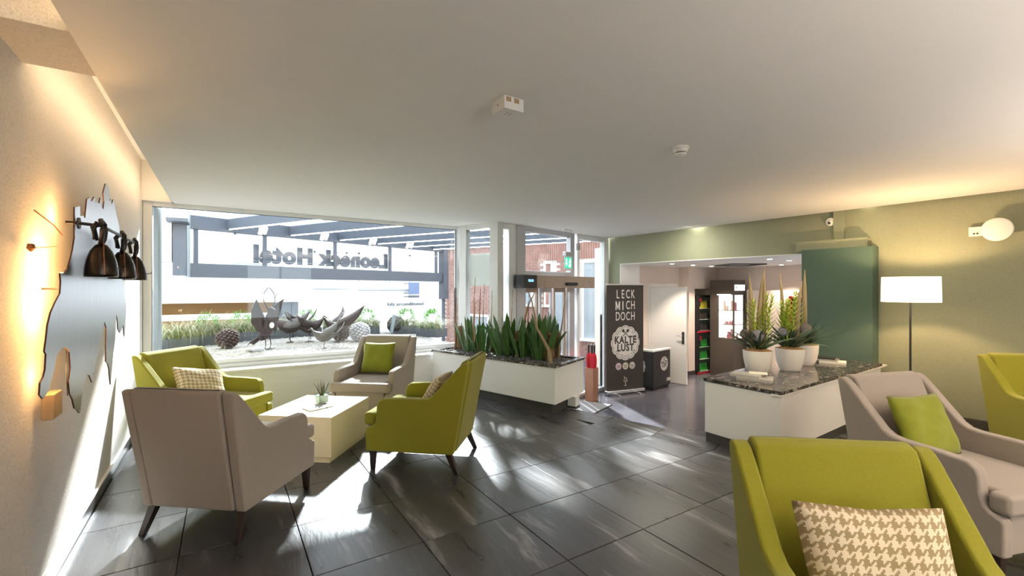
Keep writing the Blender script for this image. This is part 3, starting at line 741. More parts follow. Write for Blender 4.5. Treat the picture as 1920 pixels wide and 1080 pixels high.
def pillow(label, m, W, H, T, chair, loc, rot, group='scatter cushions'):
    n = 16; v = []; f = []; uv = []
    for s_ in (1, -1):
        for j in range(n+1):
            for i in range(n+1):
                u, w = i/n*2-1, j/n*2-1
                e = (max(0, 1-u**4)*max(0, 1-w**4))**.55
                px = u*W/2*(1-.07*(1-abs(w))**1.0*abs(u)**2); py = w*H/2*(1-.07*(1-abs(u))*abs(w)**2)
                wr = .004*math.sin(7*u+3*w)+.003*math.sin(11*w-5*u)
                v.append((px, py, s_*(T/2*e+(wr*e)))); uv.append((i/n, j/n*H/W))
    K = (n+1)**2
    for s_ in (0, 1):
        for j in range(n):
            for i in range(n):
                a_ = s_*K+j*(n+1)+i; q = (a_, a_+1, a_+n+2, a_+n+1); f.append(q if s_ == 0 else q[::-1])
    me = bpy.data.meshes.new('cushion'); me.from_pydata(v, [], f); me.materials.append(m)
    ul = me.uv_layers.new(name='UVMap')
    for lp in me.loops: ul.data[lp.index].uv = uv[lp.vertex_index]
    bm = bmesh.new(); bm.from_mesh(me); bmesh.ops.remove_doubles(bm, verts=bm.verts, dist=1e-5); bmesh.ops.recalc_face_normals(bm, faces=bm.faces); bm.to_mesh(me); bm.free()
    o = mk('cushion', me, None, smooth=True)
    th = chair.rotation_euler[2]
    Mx = Matrix.Translation(chair.location) @ Matrix.Rotation(th, 4, 'Z') @ Matrix.Translation(loc) @ Euler([R(a) for a in rot], 'XYZ').to_matrix().to_4x4()
    o.matrix_world = Mx; o.location = Mx.translation; o.rotation_euler = Mx.to_euler()
    return tag(o, label, 'cushion', group)
# local: pillow plane xy -> stand it up: rotate about x by 90+tilt ; front faces +y
pillow('lime green cushion upright in the beige armchair behind the table', M['limedark'], .40, .38, .12, ch_back, (.03, -.175, .665), (-107, 0, 180))
pillow('pale houndstooth cushion tilted in the corner lime armchair', M['hound'], .44, .40, .12, ch_left, (.03, -.07, .585), (-132, 12, 160))
pillow('pale houndstooth cushion half hidden inside the lime armchair right of the table', M['hound'], .40, .40, .12, ch_ctr, (-.06, -.10, .585), (-122, 0, 180))
pillow('green cushion leaning in the right hand beige armchair', M['limedark'], .42, .38, .11, ch_right, (.055, -.15, .645), (-112, 0, 180))
pillow('large houndstooth cushion in the right foreground lime armchair', M['hound'], .46, .46, .13, ch_front, (.02, -.11, .575), (-112, 0, 180))

# ------------------------------------------------------------------ coffee table
tb = thing('coffee_table', 'cream box shaped coffee table with a recessed plinth', 'table', (.752, 4.59, 0), math.atan2(4.67-4.09, 1.24-.768))
MB().box(-.375, .375, -.335, .335, .055, .40).obj('table_box', M['cream'], tb, bevel=.003, seg=1)
MB().box(-.345, .345, -.305, .305, 0, .055).obj('plinth', M['cream'], tb)
vz = thing('glass_vase', 'square glass vase with small succulents on the coffee table', 'vase', (.80, 4.66, .40), .3)
b_ = MB(); r_ = .048
for x0, x1, y0, y1 in ((-r_, r_, -r_, -r_+.005), (-r_, r_, r_-.005, r_), (-r_, -r_+.005, -r_, r_), (r_-.005, r_, -r_, r_)): b_.box(x0, x1, y0, y1, .002, .095)
b_.obj('glass_wall', M['glassgreen'], vz)
MB().box(-.042, .042, -.042, .042, .008, .078).obj('white_liner', M['white'], vz)
rnd = random.Random(5)
for k in range(16):
    a_ = k*2.4; leaf(vz, M['leafblue'] if k % 3 else M['banksia'], (.02*math.cos(a_), .02*math.sin(a_), .078), a_, rnd.uniform(.09, .15), .014, rnd.uniform(.05, .45), rnd.uniform(-.1, .4), name='succulent_leaf', n=5, profile='grass', cup=.6)
leaf(vz, M['leaflime'], (0, -.02, .08), 1.0, .08, .02, .1, 1.2, name='succulent_leaf', n=5, profile='grass')
mg = thing('magazine', 'thin brochure lying on the coffee table', 'magazine', (.735, 4.49, .4005), R(20))
MB().box(-.11, .11, -.075, .075, 0, .006).obj('pages', M['paper'], mg)
MB().box(-.112, .112, -.077, .077, .006, .009).obj('cover', M['bookcover'], mg)
pn = MB().tube([(.845, 4.475, .407), (.80, 4.60-.17, .407)], .005, 8).obj('pen', M['black'], None)
pn.location = (0, 0, 0); tag(pn, 'black pen lying beside the brochure on the coffee table', 'pen')

# ------------------------------------------------------------------ potted arrangements on the cabinet
def pot_arr(x, y, label, seed, stakes, ns, balls, sc=1):
    rnd = random.Random(seed)
    t = thing('potted_arrangement', label, 'potted plant', (x, y, .622), 0, 'potted arrangements on the low cabinet')
    MB().lathe([(.085, 0), (.098, .012), (.120, .07), (.136, .15), (.142, .235), (.136, .238), (.130, .232), (.125, .20), (.0, .20)][:8]+[(.01, .205)], 36).obj('pot', M['pot'], t, smooth='auto')
    MB().lathe([(.128, .20), (.126, .235), (.09, .252), (.02, .258)], 24).obj('coir_mulch', M['coir'], t, smooth=True)
    for k in range(36):
        a_ = k*2.4+rnd.uniform(-.3, .3); q = k/36
        leaf(t, M['leafblue'], (.06*q*math.cos(a_), .06*q*math.sin(a_), .245), a_, rnd.uniform(.28, .42)*(1-.25*(1-q)), .036, .25+1.0*q*rnd.uniform(.7, 1.1), rnd.uniform(.1, .8), rnd.uniform(-.4, .4), profile='taper', n=7, cup=.4)
    for k in range(ns):       # upright lime spikes with feathery leaflets
        a_ = rnd.uniform(0, 6.28); r_ = .03+.05*rnd.random(); h = rnd.uniform(.46, .60)
        mb = MB(); bx, by = r_*math.cos(a_), r_*math.sin(a_)
        lx, ly = .05*math.cos(a_), .05*math.sin(a_)
        mb.tube([(bx, by, .25), (bx+lx*.5, by+ly*.5, .25+h*.5), (bx+lx, by+ly, .25+h)], [.005, .004, .002], 5)
        for q in range(24):
            tq = .30+.70*q/24; an = q*2.2; ll = .13*(1.15-tq)+.04
            v, f = leafmesh(ll, .024, .95, -.55, 0, n=3, profile='grass')
            T = Matrix.Translation((bx+lx*tq, by+ly*tq, .25+h*tq)) @ Matrix.Rotation(an, 4, 'Z')
            mb.add([T @ Vector(p) for p in v], f)
        o = mb.obj('lime_spike', M['leaflime'], t)
    for (dx, dy, h, r0, lx, ly) in stakes:
        P_ = [(dx, dy, .24), (dx+lx*.35, dy+ly*.3, .24+h*.45), (dx+lx*.6, dy+ly*.6, .24+h*.75), (dx+lx, dy+ly, .24+h)]
        MB().tube(P_, [r0*1.25, r0*1.1, r0*.75, .002], 8).obj('stake', M['driftpale'], t, smooth=True)
    for (dx, dy, z, r, mm, kind) in balls:
        if kind == 'disc':
            o = MB().lathe([(.002, -.012), (r*.6, -.011), (r*.95, -.005), (r, 0), (r*.95, .005), (r*.6, .011), (.002, .012)], 20).obj('disc_pod', M[mm], t, (dx, dy, z), (R(80), R(10), R(-50)), smooth=True)
        else:
            o = MB().ball((0, 0, 0), r, seg=16, rings=10).obj('silver_ball', M[mm], t, (dx, dy, z), smooth=True)
    return t
pot_arr(4.70, 2.60, 'white pot arrangement nearest the books, with a silver ball', 1,
        [(-.045, .03, .81, .026, -.01, .03), (.045, .03, .87, .024, .0, -.08), (.085, -.02, .78, .018, -.06, -.04)], 5,
        [(-.10, -.055, .40, .062, 'silver', 'disc'), (-.13, .06, .41, .050, 'darkdisc', 'disc')])
pot_arr(5.15, 2.50, 'middle white pot arrangement with two tall stakes', 2,
        [(-.02, .05, .82, .020, -.03, .03), (.05, -.03, .72, .024, .02, -.06)], 6,
        [(-.10, .02, .42, .052, 'silver', 'disc')])
pot_arr(5.64, 2.58, 'white pot arrangement farthest back beside the green column', 3,
        [(.0, .0, .86, .026, .01, .0)], 1,
        [(-.09, -.05, .42, .068, 'darkdisc', 'disc')])

def book(x, y, z, rz, w, d, h, cov, label, group=None, cat='book'):
    t = thing('book' if cat == 'book' else 'magazine', label, cat, (x, y, z), rz, group)
    MB().box(-w/2+.004, w/2-.004, -d/2+.004, d/2, .003, h-.003).obj('pages', M['paper'], t)
    c_ = MB().box(-w/2, w/2, -d/2, d/2, 0, .003).box(-w/2, w/2, -d/2, d/2, h-.003, h).box(-w/2, w/2, -d/2, -d/2+.004, .003, h-.003)
    c_.obj('cover', M[cov], t); return t
book(4.33, 2.42, .6225, R(-66), .30, .24, .026, 'bookcover', 'large pale book at the bottom of the front stack', 'books stacked in front of the pots')
book(4.31, 2.49, .649, R(-74), .26, .20, .024, 'bookcover', 'smaller pale book on top of the front stack', 'books stacked in front of the pots')
book(4.40, 2.43, .6735, R(-60), .16, .13, .006, 'paper', 'small leaflet on top of the front books', None, 'magazine')
book(6.10, 2.48, .6225, R(-70), .26, .20, .022, 'paper', 'pale book at the bottom of the stack by the green column', 'books stacked by the green column')
book(6.08, 2.54, .645, R(-76), .24, .17, .020, 'bookcover', 'grey book in the middle of the stack by the green column', 'books stacked by the green column')
book(6.08, 2.56, .6655, R(-78), .24, .16, .014, 'bookblack', 'black book on top of the stack by the green column', 'books stacked by the green column')

# ------------------------------------------------------------------ floor lamp, wall speaker, camera, detectors
def floor_lamp(x, y, e, label):
    lp = thing('floor_lamp', label, 'floor lamp', (x, y, 0))
    MB().lathe([(.15, 0), (.15, .015), (.02, .022)], 32).obj('base', M['black'], lp, smooth='auto')
    MB().tube([(0, 0, .02), (0, 0, 1.42)], .010, 10).obj('pole', M['black'], lp, smooth='auto')
    sh = MB(); seg = 48
    for k in range(seg):
        a0, a1 = 2*math.pi*k/seg, 2*math.pi*(k+1)/seg
        v = []
        for r_, z_ in ((.245, 1.36), (.240, 1.625), (.237, 1.625), (.242, 1.36)):
            v += [(r_*math.cos(a0), r_*math.sin(a0), z_), (r_*math.cos(a1), r_*math.sin(a1), z_)]
        sh.add(v, [(0, 1, 3, 2), (2, 3, 5, 4), (4, 5, 7, 6), (6, 7, 1, 0)])
    sh.obj('shade', M['shade'], lp, smooth='auto')
    MB().lathe([(.002, 1.38), (.03, 1.40), (.033, 1.46), (.02, 1.50), (.002, 1.51)], 12).obj('bulb', M['downlight'], lp, smooth=True)
    MB().tube([(-.24, 0, 1.42), (.24, 0, 1.42)], .003, 6).tube([(0, -.24, 1.42), (0, .24, 1.42)], .003, 6).obj('shade_ring', M['black'], lp)
    pd = bpy.data.lights.new('lamp_bulb', 'POINT'); pd.energy = e; pd.color = (1, .66, .34); pd.shadow_soft_size = .035
    po = bpy.data.objects.new('lamp_bulb', pd); C.objects.link(po); po.parent = lp; po.location = (0, 0, 1.53)
floor_lamp(6.12, 1.765, 34, 'black pole floor lamp with a white drum shade, lit, by the green wall')
floor_lamp(5.9, -.75, 18, 'added fill lamp with a drum shade, unseen beyond the right edge')  # added lamp, out of view, warms the right side of the ceiling
floor_lamp(3.3, -1.9, 40, 'added fill lamp with a drum shade, unseen behind the viewpoint')  # another added lamp, out of view, for ceiling fill
def added_uplighter(x, y, e, label):  # added unseen lamp that brightens the ceiling
    t = thing('added_uplighter', label, 'floor lamp', (x, y, 0), 0, 'added fill lights behind the viewpoint')
    MB().lathe([(.14, 0), (.14, .015), (.02, .022)], 28).obj('base', M['black'], t)
    MB().tube([(0, 0, .02), (0, 0, 1.60)], .011, 10).obj('pole', M['black'], t)
    MB().lathe([(.02, 1.60), (.10, 1.64), (.15, 1.70), (.145, 1.70), (.09, 1.648), (.01, 1.62)], 28).obj('bowl', M['black'], t, smooth=True)
    d = bpy.data.lights.new('fill_uplight', 'SPOT'); d.energy = e; d.color = (1, .87, .78); d.spot_size = R(168); d.spot_blend = .4; d.shadow_soft_size = .05
    o = bpy.data.objects.new('fill_uplight', d); C.objects.link(o); o.parent = t; o.location = (0, 0, 1.72); o.rotation_euler = (R(180), 0, 0)
added_uplighter(1.7, -1.5, 170, 'added black bowl fill light, unseen behind the viewpoint')
added_uplighter(4.3, -1.1, 150, 'added black bowl fill light, unseen behind the front lime armchair')

loc, a = frame(GA, GB)     # local -y is the room side? compute below
# on the green wall local frame: x along wall towards the camera, y positive = +x world side (left of P->Q is +x)
wsp = thing('wall_spotlight', 'white oval wall lamp disc on a small square bracket on the green wall', 'wall lamp', (*gw(5.28, .04), 2.11), a)
MB().box(-.20, -.10, -.045, 0, -.05, .05).obj('bracket_box', M['white'], wsp, bevel=.004, seg=1)
MB().tube([(-.12, -.03, 0), (-.02, -.09, 0)], .014, 8).obj('arm', M['white'], wsp, smooth='auto')
T = Matrix.Translation((0.02, -.11, 0)) @ Matrix.Rotation(R(90), 4, 'X')
MB().lathe([(.002, -.02), (.09, -.018), (.118, -.006), (.12, .004), (.11, .010), (.002, .012)], 40, M4=T).obj('disc', M['white'], wsp, smooth=True)
MB().box(-.165, -.15, -.048, -.045, -.03, -.015).box(-.14, -.125, -.048, -.045, -.03, -.015).obj('status_lens', M['black'], wsp)
cmr = thing('security_camera', 'white dome security camera high on the green wall', 'camera', (*gw(3.79, .04), 2.375), a)
T = Matrix.Rotation(R(90), 4, 'X')
MB().lathe([(.052, 0), (.055, .02), (.050, .03), (.002, .032)], 28, M4=T).obj('housing', M['white'], cmr, smooth='auto')
MB().ball((0, -.035, -.008), .034, seg=16, rings=10).obj('dome_ring', M['white'], cmr, smooth=True)
MB().ball((0, -.052, -.014), .021, seg=12, rings=8).obj('lens', M['black'], cmr, smooth=True)
cb = thing('ceiling_box', 'white square junction box on the ceiling', 'ceiling box', (1.277, 2.045, 2.5), R(2))
MB().box(-.062, .062, -.062, .062, -.068, 0).obj('housing', M['white'], cb, bevel=.003, seg=1)
MB().box(-.05, -.02, -.0635, -.062, -.030, -.006).box(.0, .03, -.0635, -.062, -.030, -.006).obj('side_label', M['amberbox'], cb)
hl = MB()
for dx, dy in ((-.012, .012), (.012, .012), (-.012, -.012), (.012, -.012)): hl.tube([(dx, dy, -.0675), (dx, dy, -.0690)], .0035, 8)
hl.tube([(-.0615, 0, -.035), (-.063, 0, -.035)], .004, 8).obj('socket_holes', M['black'], cb)
sd = thing('smoke_detector', 'round white smoke detector on the ceiling', 'smoke detector', (2.72, 2.05, 2.5))
MB().lathe([(.056, 0), (.056, -.014), (.050, -.018), (.046, -.034), (.040, -.040)], 32).obj('base', M['pot'], sd, smooth='auto')
MB().lathe([(.034, -.038), (.034, -.047)], 24).obj('vent_slot', M['black'], sd)
MB().lathe([(.040, -.046), (.036, -.056), (.020, -.062), (.002, -.063)], 24).obj('cap', M['pot'], sd, smooth='auto')

# ------------------------------------------------------------------ wall art: cut steel sheet with bells
OUT = [(3.02,1.80),(3.02,1.90),(3.12,1.92),(3.12,1.87),(3.17,1.88),(3.22,1.87),(3.23,1.90),(3.26,1.98),(3.32,2.0),(3.35,1.98),(3.39,2.0),(3.42,2.02),(3.45,1.995),(3.5,2.0),(3.54,2.0),(3.57,2.04),(3.61,1.99),(3.65,1.98),(3.67,2.03),(3.645,2.08),(3.68,2.12),(3.71,2.15),(3.76,2.16),(3.81,2.14),(3.82,2.10),(3.83,2.06),(3.86,2.08),(3.89,2.05),(3.94,2.09),(4.0,2.05),(4.05,2.0),(4.13,1.95),(4.18,1.85),(4.22,1.74),(4.30,1.60),(4.34,1.48),(4.42,1.37),(4.40,1.30),(4.38,1.22),(4.34,1.15),(4.29,1.24),(4.24,1.21),(4.17,1.19),(4.10,1.22),(4.08,1.29),(4.04,1.33),(4.03,1.25),(4.0,1.15),(3.94,1.07),(3.90,.98),(3.86,.88),(3.83,.93),(3.81,.99),(3.77,1.03),(3.72,1.05),(3.72,1.15),(3.73,1.26),(3.68,1.30),(3.63,1.25),(3.56,1.22),(3.52,1.14),(3.47,1.10),(3.42,1.02),(3.39,1.03),(3.37,.98),(3.31,1.03),(3.26,1.04),(3.2,1.01),(3.18,.97),(3.15,.93),(3.11,.87),(3.06,.90),(3.02,.915),(2.98,.97),(2.94,1.0),(2.92,1.06),(2.95,1.12),(2.935,1.20),(2.89,1.225),(2.84,1.235),(2.78,1.225),(2.73,1.20),(2.70,1.15),(2.67,1.12),(2.64,1.09),(2.61,1.07),(2.56,1.055),(2.52,1.08),(2.53,1.125),(2.57,1.145),(2.59,1.17),(2.60,1.23),(2.58,1.245),(2.60,1.29),(2.62,1.35),(2.66,1.40),(2.72,1.44),(2.79,1.48),(2.80,1.53),(2.79,1.57),(2.86,1.575),(2.91,1.60),(2.95,1.64),(2.99,1.69),(3.02,1.75)]
art = thing('metal_wall_sculpture', 'backlit brushed steel mountain silhouette on the plaster wall', 'wall art', (-.62, 3.4, 0))
b_ = MB(); n = len(OUT)
v = [(0, y-3.4, z) for y, z in OUT]+[(.006, y-3.4, z) for y, z in OUT]
# front + back + rim
me_faces = [tuple(range(n)), tuple(range(n, 2*n))[::-1]]
b_.add(v, me_faces)
sh_ = b_.obj('steel_sheet', M['sheet'], art)
bm = bmesh.new(); bm.from_mesh(sh_.data); bmesh.ops.triangulate(bm, faces=bm.faces, ngon_method='EAR_CLIP'); bm.to_mesh(sh_.data); bm.free()
b_ = MB(); b_.add(v, [(i, (i+1) % n, n+(i+1) % n, n+i) for i in range(n)]); b_.obj('cut_edge', M['sheetedge'], art)
for (y, z) in ((3.1, 1.5), (4.0, 1.7), (3.4, 1.2), (3.9, 1.3)):
    MB().tube([(0, y-3.4, z), (-.13, y-3.4, z)], .006, 6).obj('stand_off', M['cord'], art)
# rod with disc
MB().tube([(-.03, 3.03-3.4, 1.825), (.02, 3.04-3.4, 1.825), (.10, 3.05-3.4, 1.818), (.10, 3.2-3.4, 1.818), (.10, 4.2-3.4, 1.818)], .008, 8).obj('rod', M['strap'], art, smooth=True)
T = Matrix.Translation((.012, 3.045-3.4, 1.825)) @ Matrix.Rotation(R(90), 4, 'Y')
MB().lathe([(.028, 0), (.028, .008)], 20, M4=T).obj('rod_disc', M['strap'], art)
MB().tube([(-.015, 2.98-3.4, 1.24), (-.02, 3.0-3.4, 1.10), (-.02, 3.02-3.4, .98)], .002, 5).obj('cord', M['cord'], art)
MB().box(-.10, -.055, 2.97-3.4, 3.10-3.4, .88, 1.0).obj('transformer_box', M['amberbox'], art, bevel=.004, seg=1)
MB().tube([(-.11, 2.92-3.4, 1.86), (-.06, 3.0-3.4, 1.80), (-.04, 3.03-3.4, 1.76)], .003, 5).tube([(-.11, 2.85-3.4, 1.68), (-.05, 2.98-3.4, 1.70)], .003, 5).obj('lamp_wire', M['rivet'], art)
MB().lathe([(.012, 0), (.016, -.02), (.004, -.035)], 10, cx=-.10, cy=2.84-3.4, cz=1.70).obj('halogen_bulb', M['rivet'], art)
for (y, z, e) in ((3.06, 1.62, 6), (2.98, 1.42, 5), (3.25, 1.88, 1.2), (2.95, 1.10, 1.2)):
    pd = bpy.data.lights.new('art_light', 'POINT'); pd.energy = e; pd.color = (1, .55, .20); pd.shadow_soft_size = .02
    po = bpy.data.objects.new('art_light', pd); C.objects.link(po); po.parent = art; po.location = (-.055, y-3.4, z)

def bell_proto(label, y):
    t = thing('cowbell', label, 'cowbell', (-.52, y, 1.805), 0, 'three cowbells hanging from the rod')
    MB().lathe([(.066, -.245), (.0675, -.232), (.066, -.20), (.058, -.155), (.044, -.115), (.024, -.085), (.004, -.075)], 28).obj('bell_body', M['bell'], t, smooth=True)
    MB().tube([(.0665*math.cos(R(-70)), .0665*math.sin(R(-70)), -.235), (.062*math.cos(R(-70)), .062*math.sin(R(-70)), -.18), (.046*math.cos(R(-70)), .046*math.sin(R(-70)), -.115), (.01, -.01, -.072)], .0035, 6).obj('riveted_seam', M['rivet'], t)
    MB().tube([(.066, .01, -.20), (.090, .012, -.195), (.088, .012, -.185)], .003, 6).obj('clapper_hook', M['strap'], t)
    st_ = MB()
    for s_ in (-1, 1):
        pts = [(.0, s_*.016, -.078), (.008, s_*.034, -.05), (.010, s_*.040, -.01), (.008, s_*.038, .022), (0, s_*.022, .038), (0, 0, .042)]
        st_.tube(pts, .010, 6)
        st_.tube([(-.02, s_*.030, -.06), (-.03, s_*.026, .0), (-.012, s_*.020, .03)], .008, 6)
    st_.obj('leather_strap', M['strap'], t, smooth=True)
    MB().tube([(0, -.016, -.082), (0, .016, -.082)], .011, 8).obj('neck_knot', M['rivet'], t, smooth=True)
    return t
b0 = bell_proto('cowbell nearest the camera under the rod', 3.04)
b1 = copy_tree(b0); b1.location = (-.52, 3.60, 1.805); b1['label'] = 'middle cowbell of the three under the rod'
b2 = copy_tree(b0); b2.location = (-.52, 4.06, 1.805); b2['label'] = 'cowbell farthest from the camera, next to the window'

# ------------------------------------------------------------------ entrance hall things
um = thing('umbrella_stand', 'tall square copper umbrella stand by the entrance glass', 'umbrella stand', (5.53, 6.03, -.5), R(15))
b_ = MB(); r_ = .085; H_ = .60
for x0, x1, y0, y1 in ((-r_, r_, -r_, -r_+.004), (-r_, r_, r_-.004, r_), (-r_, -r_+.004, -r_, r_), (r_-.004, r_, -r_, r_)): b_.box(x0, x1, y0, y1, 0, H_)
b_.box(-r_, r_, -r_, r_, 0, .01).obj('stand_box', M['copper'], um)
def umbrella(dx, dy, label):
    T = Matrix.Translation((5.53, 6.03, -.5)) @ Matrix.Rotation(R(15), 4, 'Z')
    p = T @ Vector((dx, dy, .08))
    t = thing('umbrella', label, 'umbrella', tuple(p), random.uniform(0, 3), 'red umbrellas in the copper stand')
    b_ = MB(); seg = 12; v = []; prof = [(.004, 0), (.016, .25), (.030, .52), (.036, .66), (.026, .74), (.012, .78)]
    for r_, z_ in prof:
        for k in range(seg):
            rr = r_*(1.25 if k % 2 else .8); a_ = 2*math.pi*k/seg; v.append((rr*math.cos(a_), rr*math.sin(a_), z_))
    f = [(i*seg+k, i*seg+(k+1) % seg, (i+1)*seg+(k+1) % seg, (i+1)*seg+k) for i in range(len(prof)-1) for k in range(seg)]
    b_.add(v, f).obj('folded_canopy', M['red'], t)
    MB().lathe([(.013, .77), (.016, .80), (.018, .90), (.014, .925)], 12).obj('handle', M['black'], t, smooth=True)
umbrella(-.045, -.04, 'red umbrella at the left front of the copper stand')
umbrella(.02, -.045, 'red umbrella at the middle front of the copper stand')
umbrella(.05, .03, 'red umbrella at the right back of the copper stand')
umbrella(-.02, .05, 'red umbrella at the left back of the copper stand')

def badge(mb_w, mb_k, R_, x, z, y, big=True):
    """white scalloped badge facing -y with dark ring line and text"""
    n = 96; P0 = []
    for k in range(n):
        a_ = 2*math.pi*k/n; rr = R_*(.925+.075*abs(math.cos(6*a_))**.7); P0.append((rr*math.cos(a_), rr*math.sin(a_)*1.0))
    v = [(x+p[0], y, z+p[1]) for p in P0]+[(x+p[0], y-.0015, z+p[1]) for p in P0]
    mb_w.add(v, [tuple(range(n)), tuple(range(n, 2*n))[::-1]]+[(i, (i+1) % n, n+(i+1) % n, n+i) for i in range(n)])
    yy = y-.0025
    v = [(x+p[0]*.93, yy, z+p[1]*.93) for p in P0]+[(x+p[0]*.905, yy, z+p[1]*.905) for p in P0]
    mb_k.add(v, [(i, (i+1) % n, n+(i+1) % n, n+i) for i in range(n)])
    s_ = R_/.31
    for body, dz in (('KALTE', .048), ('LUST', -.088)):
        v, f = text(body, .172*s_, .86, .0065*s_, spacing=1.13); sign(mb_k, v, f, x, yy, z+dz*s_)
    def arc(body, rad, mid, flip, size):
        for k, ch in enumerate(body):
            if ch == ' ': continue
            o_ = (k-(len(body)-1)/2)*size*.80/rad
            an = mid-(o_ if not flip else -o_); v, f = text(ch, size, .7, .0012*s_)
            sign(mb_k, v, f, x+rad*math.cos(an), yy, z+rad*math.sin(an)*1.0, rot=an-R(90) if not flip else an+R(90))
    if big:
        arc('GEFROREN IN OLTEN', .235*s_, R(90), False, .050*s_)
        arc('KALTELUST.COM', .240*s_, R(-90), True, .046*s_)
    for q in (-1, 1):      # crossed ice scoops
        T = Matrix.Translation((x, yy, z+.17*s_)) @ Matrix.Rotation(q*R(48), 4, 'Y')
        mb_k.box(-.007*s_, .007*s_, -.0004, .0004, -.075*s_, .04*s_, T)
        pts = [(.028*s_*math.cos(t_), 0, .062*s_+.030*s_*math.sin(t_)) for t_ in [i*math.pi/6 for i in range(12)]]
        mb_k.add([T @ Vector(p) for p in pts], [tuple(range(12))])
bn_loc = (6.04, 6.18); bn_end = (6.89, 6.05)
loc, a = frame(bn_loc, bn_end)
ba = thing('roll_up_banner', 'tall dark roll up banner reading LECK MICH DOCH', 'banner', (loc[0], loc[1], -.5), a)
W_ = math.hypot(.85, .13)
MB().box(0, W_, -.004, .004, .06, 2.075).obj('banner_cloth', M['blackmat'], ba)
MB().box(-.005, W_+.005, -.012, .012, 2.07, 2.095).obj('top_rail', M['chrome'], ba)
MB().box(-.01, W_+.01, -.05, .05, .02, .085).obj('cassette_base', M['chrome'], ba, bevel=.012, seg=3)
MB().box(.17, .21, -.16, .16, 0, .02).box(W_-.21, W_-.17, -.16, .16, 0, .02).obj('foot', M['chrome'], ba)
MB().tube([(W_/2, .03, .05), (W_/2, .03, 2.08)], .008, 6).obj('support_pole', M['chrome'], ba)
k_ = MB()
for body, z in (('LECK', 1.89), ('MICH', 1.68), ('DOCH', 1.47)):
    for k, ch in enumerate(body):       # condensed capitals, one by one
        nn = len(body); x_ = W_/2+(k-(nn-1)/2)*.118
        if ch == 'M':
            for q in (-1, 1):
                k_.box(x_+q*.040-.011, x_+q*.040+.011, -.0065, -.0050, z-.083, z+.083)
                k_.add([(x_+q*.051, -.0062, z+.083), (x_+q*.027, -.0062, z+.083), (x_-q*.009, -.0062, z-.06), (x_+q*.009, -.0062, z-.06)], [(0, 1, 2, 3)])
        elif ch == 'I': k_.box(x_-.012, x_+.012, -.0065, -.0050, z-.083, z+.083)
        else:
            v, f = text(ch, .232, .62, .0012); sign(k_, v, f, x_, -.0055, z)
k_.obj('slogan', M['print_white'], ba)
bw, bk_ = MB(), MB(); badge(bw, bk_, .335, W_/2, .97, -.005)
bw.obj('badge', M['print_white'], ba); bk_.obj('badge_lettering', M['blackmat'], ba)
for k, mm in enumerate(('pinkish', 'cream', 'greyish')):
    cm = mat('badge_'+mm, {'pinkish': (.62, .50, .52), 'cream': (.62, .57, .46), 'greyish': (.60, .56, .52)}[mm], .6, var=.02)
    x_ = W_/2+(k-1)*.16; cb_ = MB(); T = Matrix.Translation((x_, -.005, .53)) @ UPR
    cb_.lathe([(.068, 0), (.068, .002)], 24, M4=T); cb_.obj('small_badge', cm, ba)
    kb = MB()
    for body, dz in (('KALTE', .008), ('LUST', -.026)):
        v, f = text(body, .034, .9, .0006); sign(kb, v, f, x_, -.0082, .53+dz)
    kb.obj('small_badge_lettering', M['disp_dark'], ba)
ic = MB(); x_ = W_/2; IC = .06
ic.tube([(x_, -.007, .05+.05), (x_, -.007, .165)], .004, 5).tube([(x_-.03, -.007, .098), (x_+.03, -.007, .098)], .004, 5)
ic.tube([(x_+.042*math.cos(R(t)), -.007, .20+.036*math.sin(R(t))) for t in range(-185, 10, 15)], .004, 5).tube([(x_-.042, -.007, .20), (x_+.042, -.007, .20)], .004, 5)
ic.tube([(x_+.026*math.cos(R(t)), -.007, .222+.026*math.sin(R(t))) for t in range(-10, 200, 15)], .004, 5).tube([(x_-.02, -.007, .235), (x_-.034, -.007, .275)], .004, 5)
ic.obj('sundae_icon', M['print_white'], ba, (0, 0, IC))

fz = thing('chest_freezer', 'black ice cream chest freezer with a white lid, beside the banner', 'freezer', (7.06, 5.95, -.5), math.atan2(.10, .64))
MB().box(0, .65, 0, .68, .05, .76).obj('cabinet', M['black'], fz, bevel=.02, seg=3)
MB().box(.03, .62, .03, .65, 0, .05).obj('castor_base', M['black'], fz)
MB().box(-.01, .66, -.01, .69, .76, .80).obj('lid_frame', M['white'], fz, bevel=.01, seg=2)
MB().box(.06, .30, .06, .62, .80, .806).box(.35, .59, .06, .62, .80, .806).obj('sliding_lid', M['chrome'], fz)
bw, bk_ = MB(), MB(); badge(bw, bk_, .145, .40, .50, -.003, False)
bw.obj('badge', M['print_white'], fz); bk_.obj('badge_lettering', M['black'], fz)
bw, bk_ = MB(), MB(); badge(bw, bk_, .19, 0, 0, -.003, False)
bw.obj('badge', M['print_white'], fz, (0, .36, .46), (0, 0, R(-90))); bk_.obj('badge_lettering', M['black'], fz, (0, .36, .46), (0, 0, R(-90)))
MB().box(.50, .63, -.004, 0, .14, .20).obj('rating_plate', M['print_white'], fz)
MB().box(.52, .545, -.006, -.004, .15, .19).obj('plate_mark', M['black'], fz)
mt = thing('entrance_mat', 'pale grey speckled entrance mat on the lower floor', 'mat', (4.86, 5.40, -.5), math.atan2(.23, .59))
MB().box(-.70, .80, -.05, .68, 0, .008).obj('pile', M['matgrey'], mt)
MB().box(-.715, .815, -.065, -.05, 0, .010).box(-.715, .815, .68, .695, 0, .010).box(.80, .815, -.065, .695, 0, .01).obj('edge_strip', M['black'], mt)

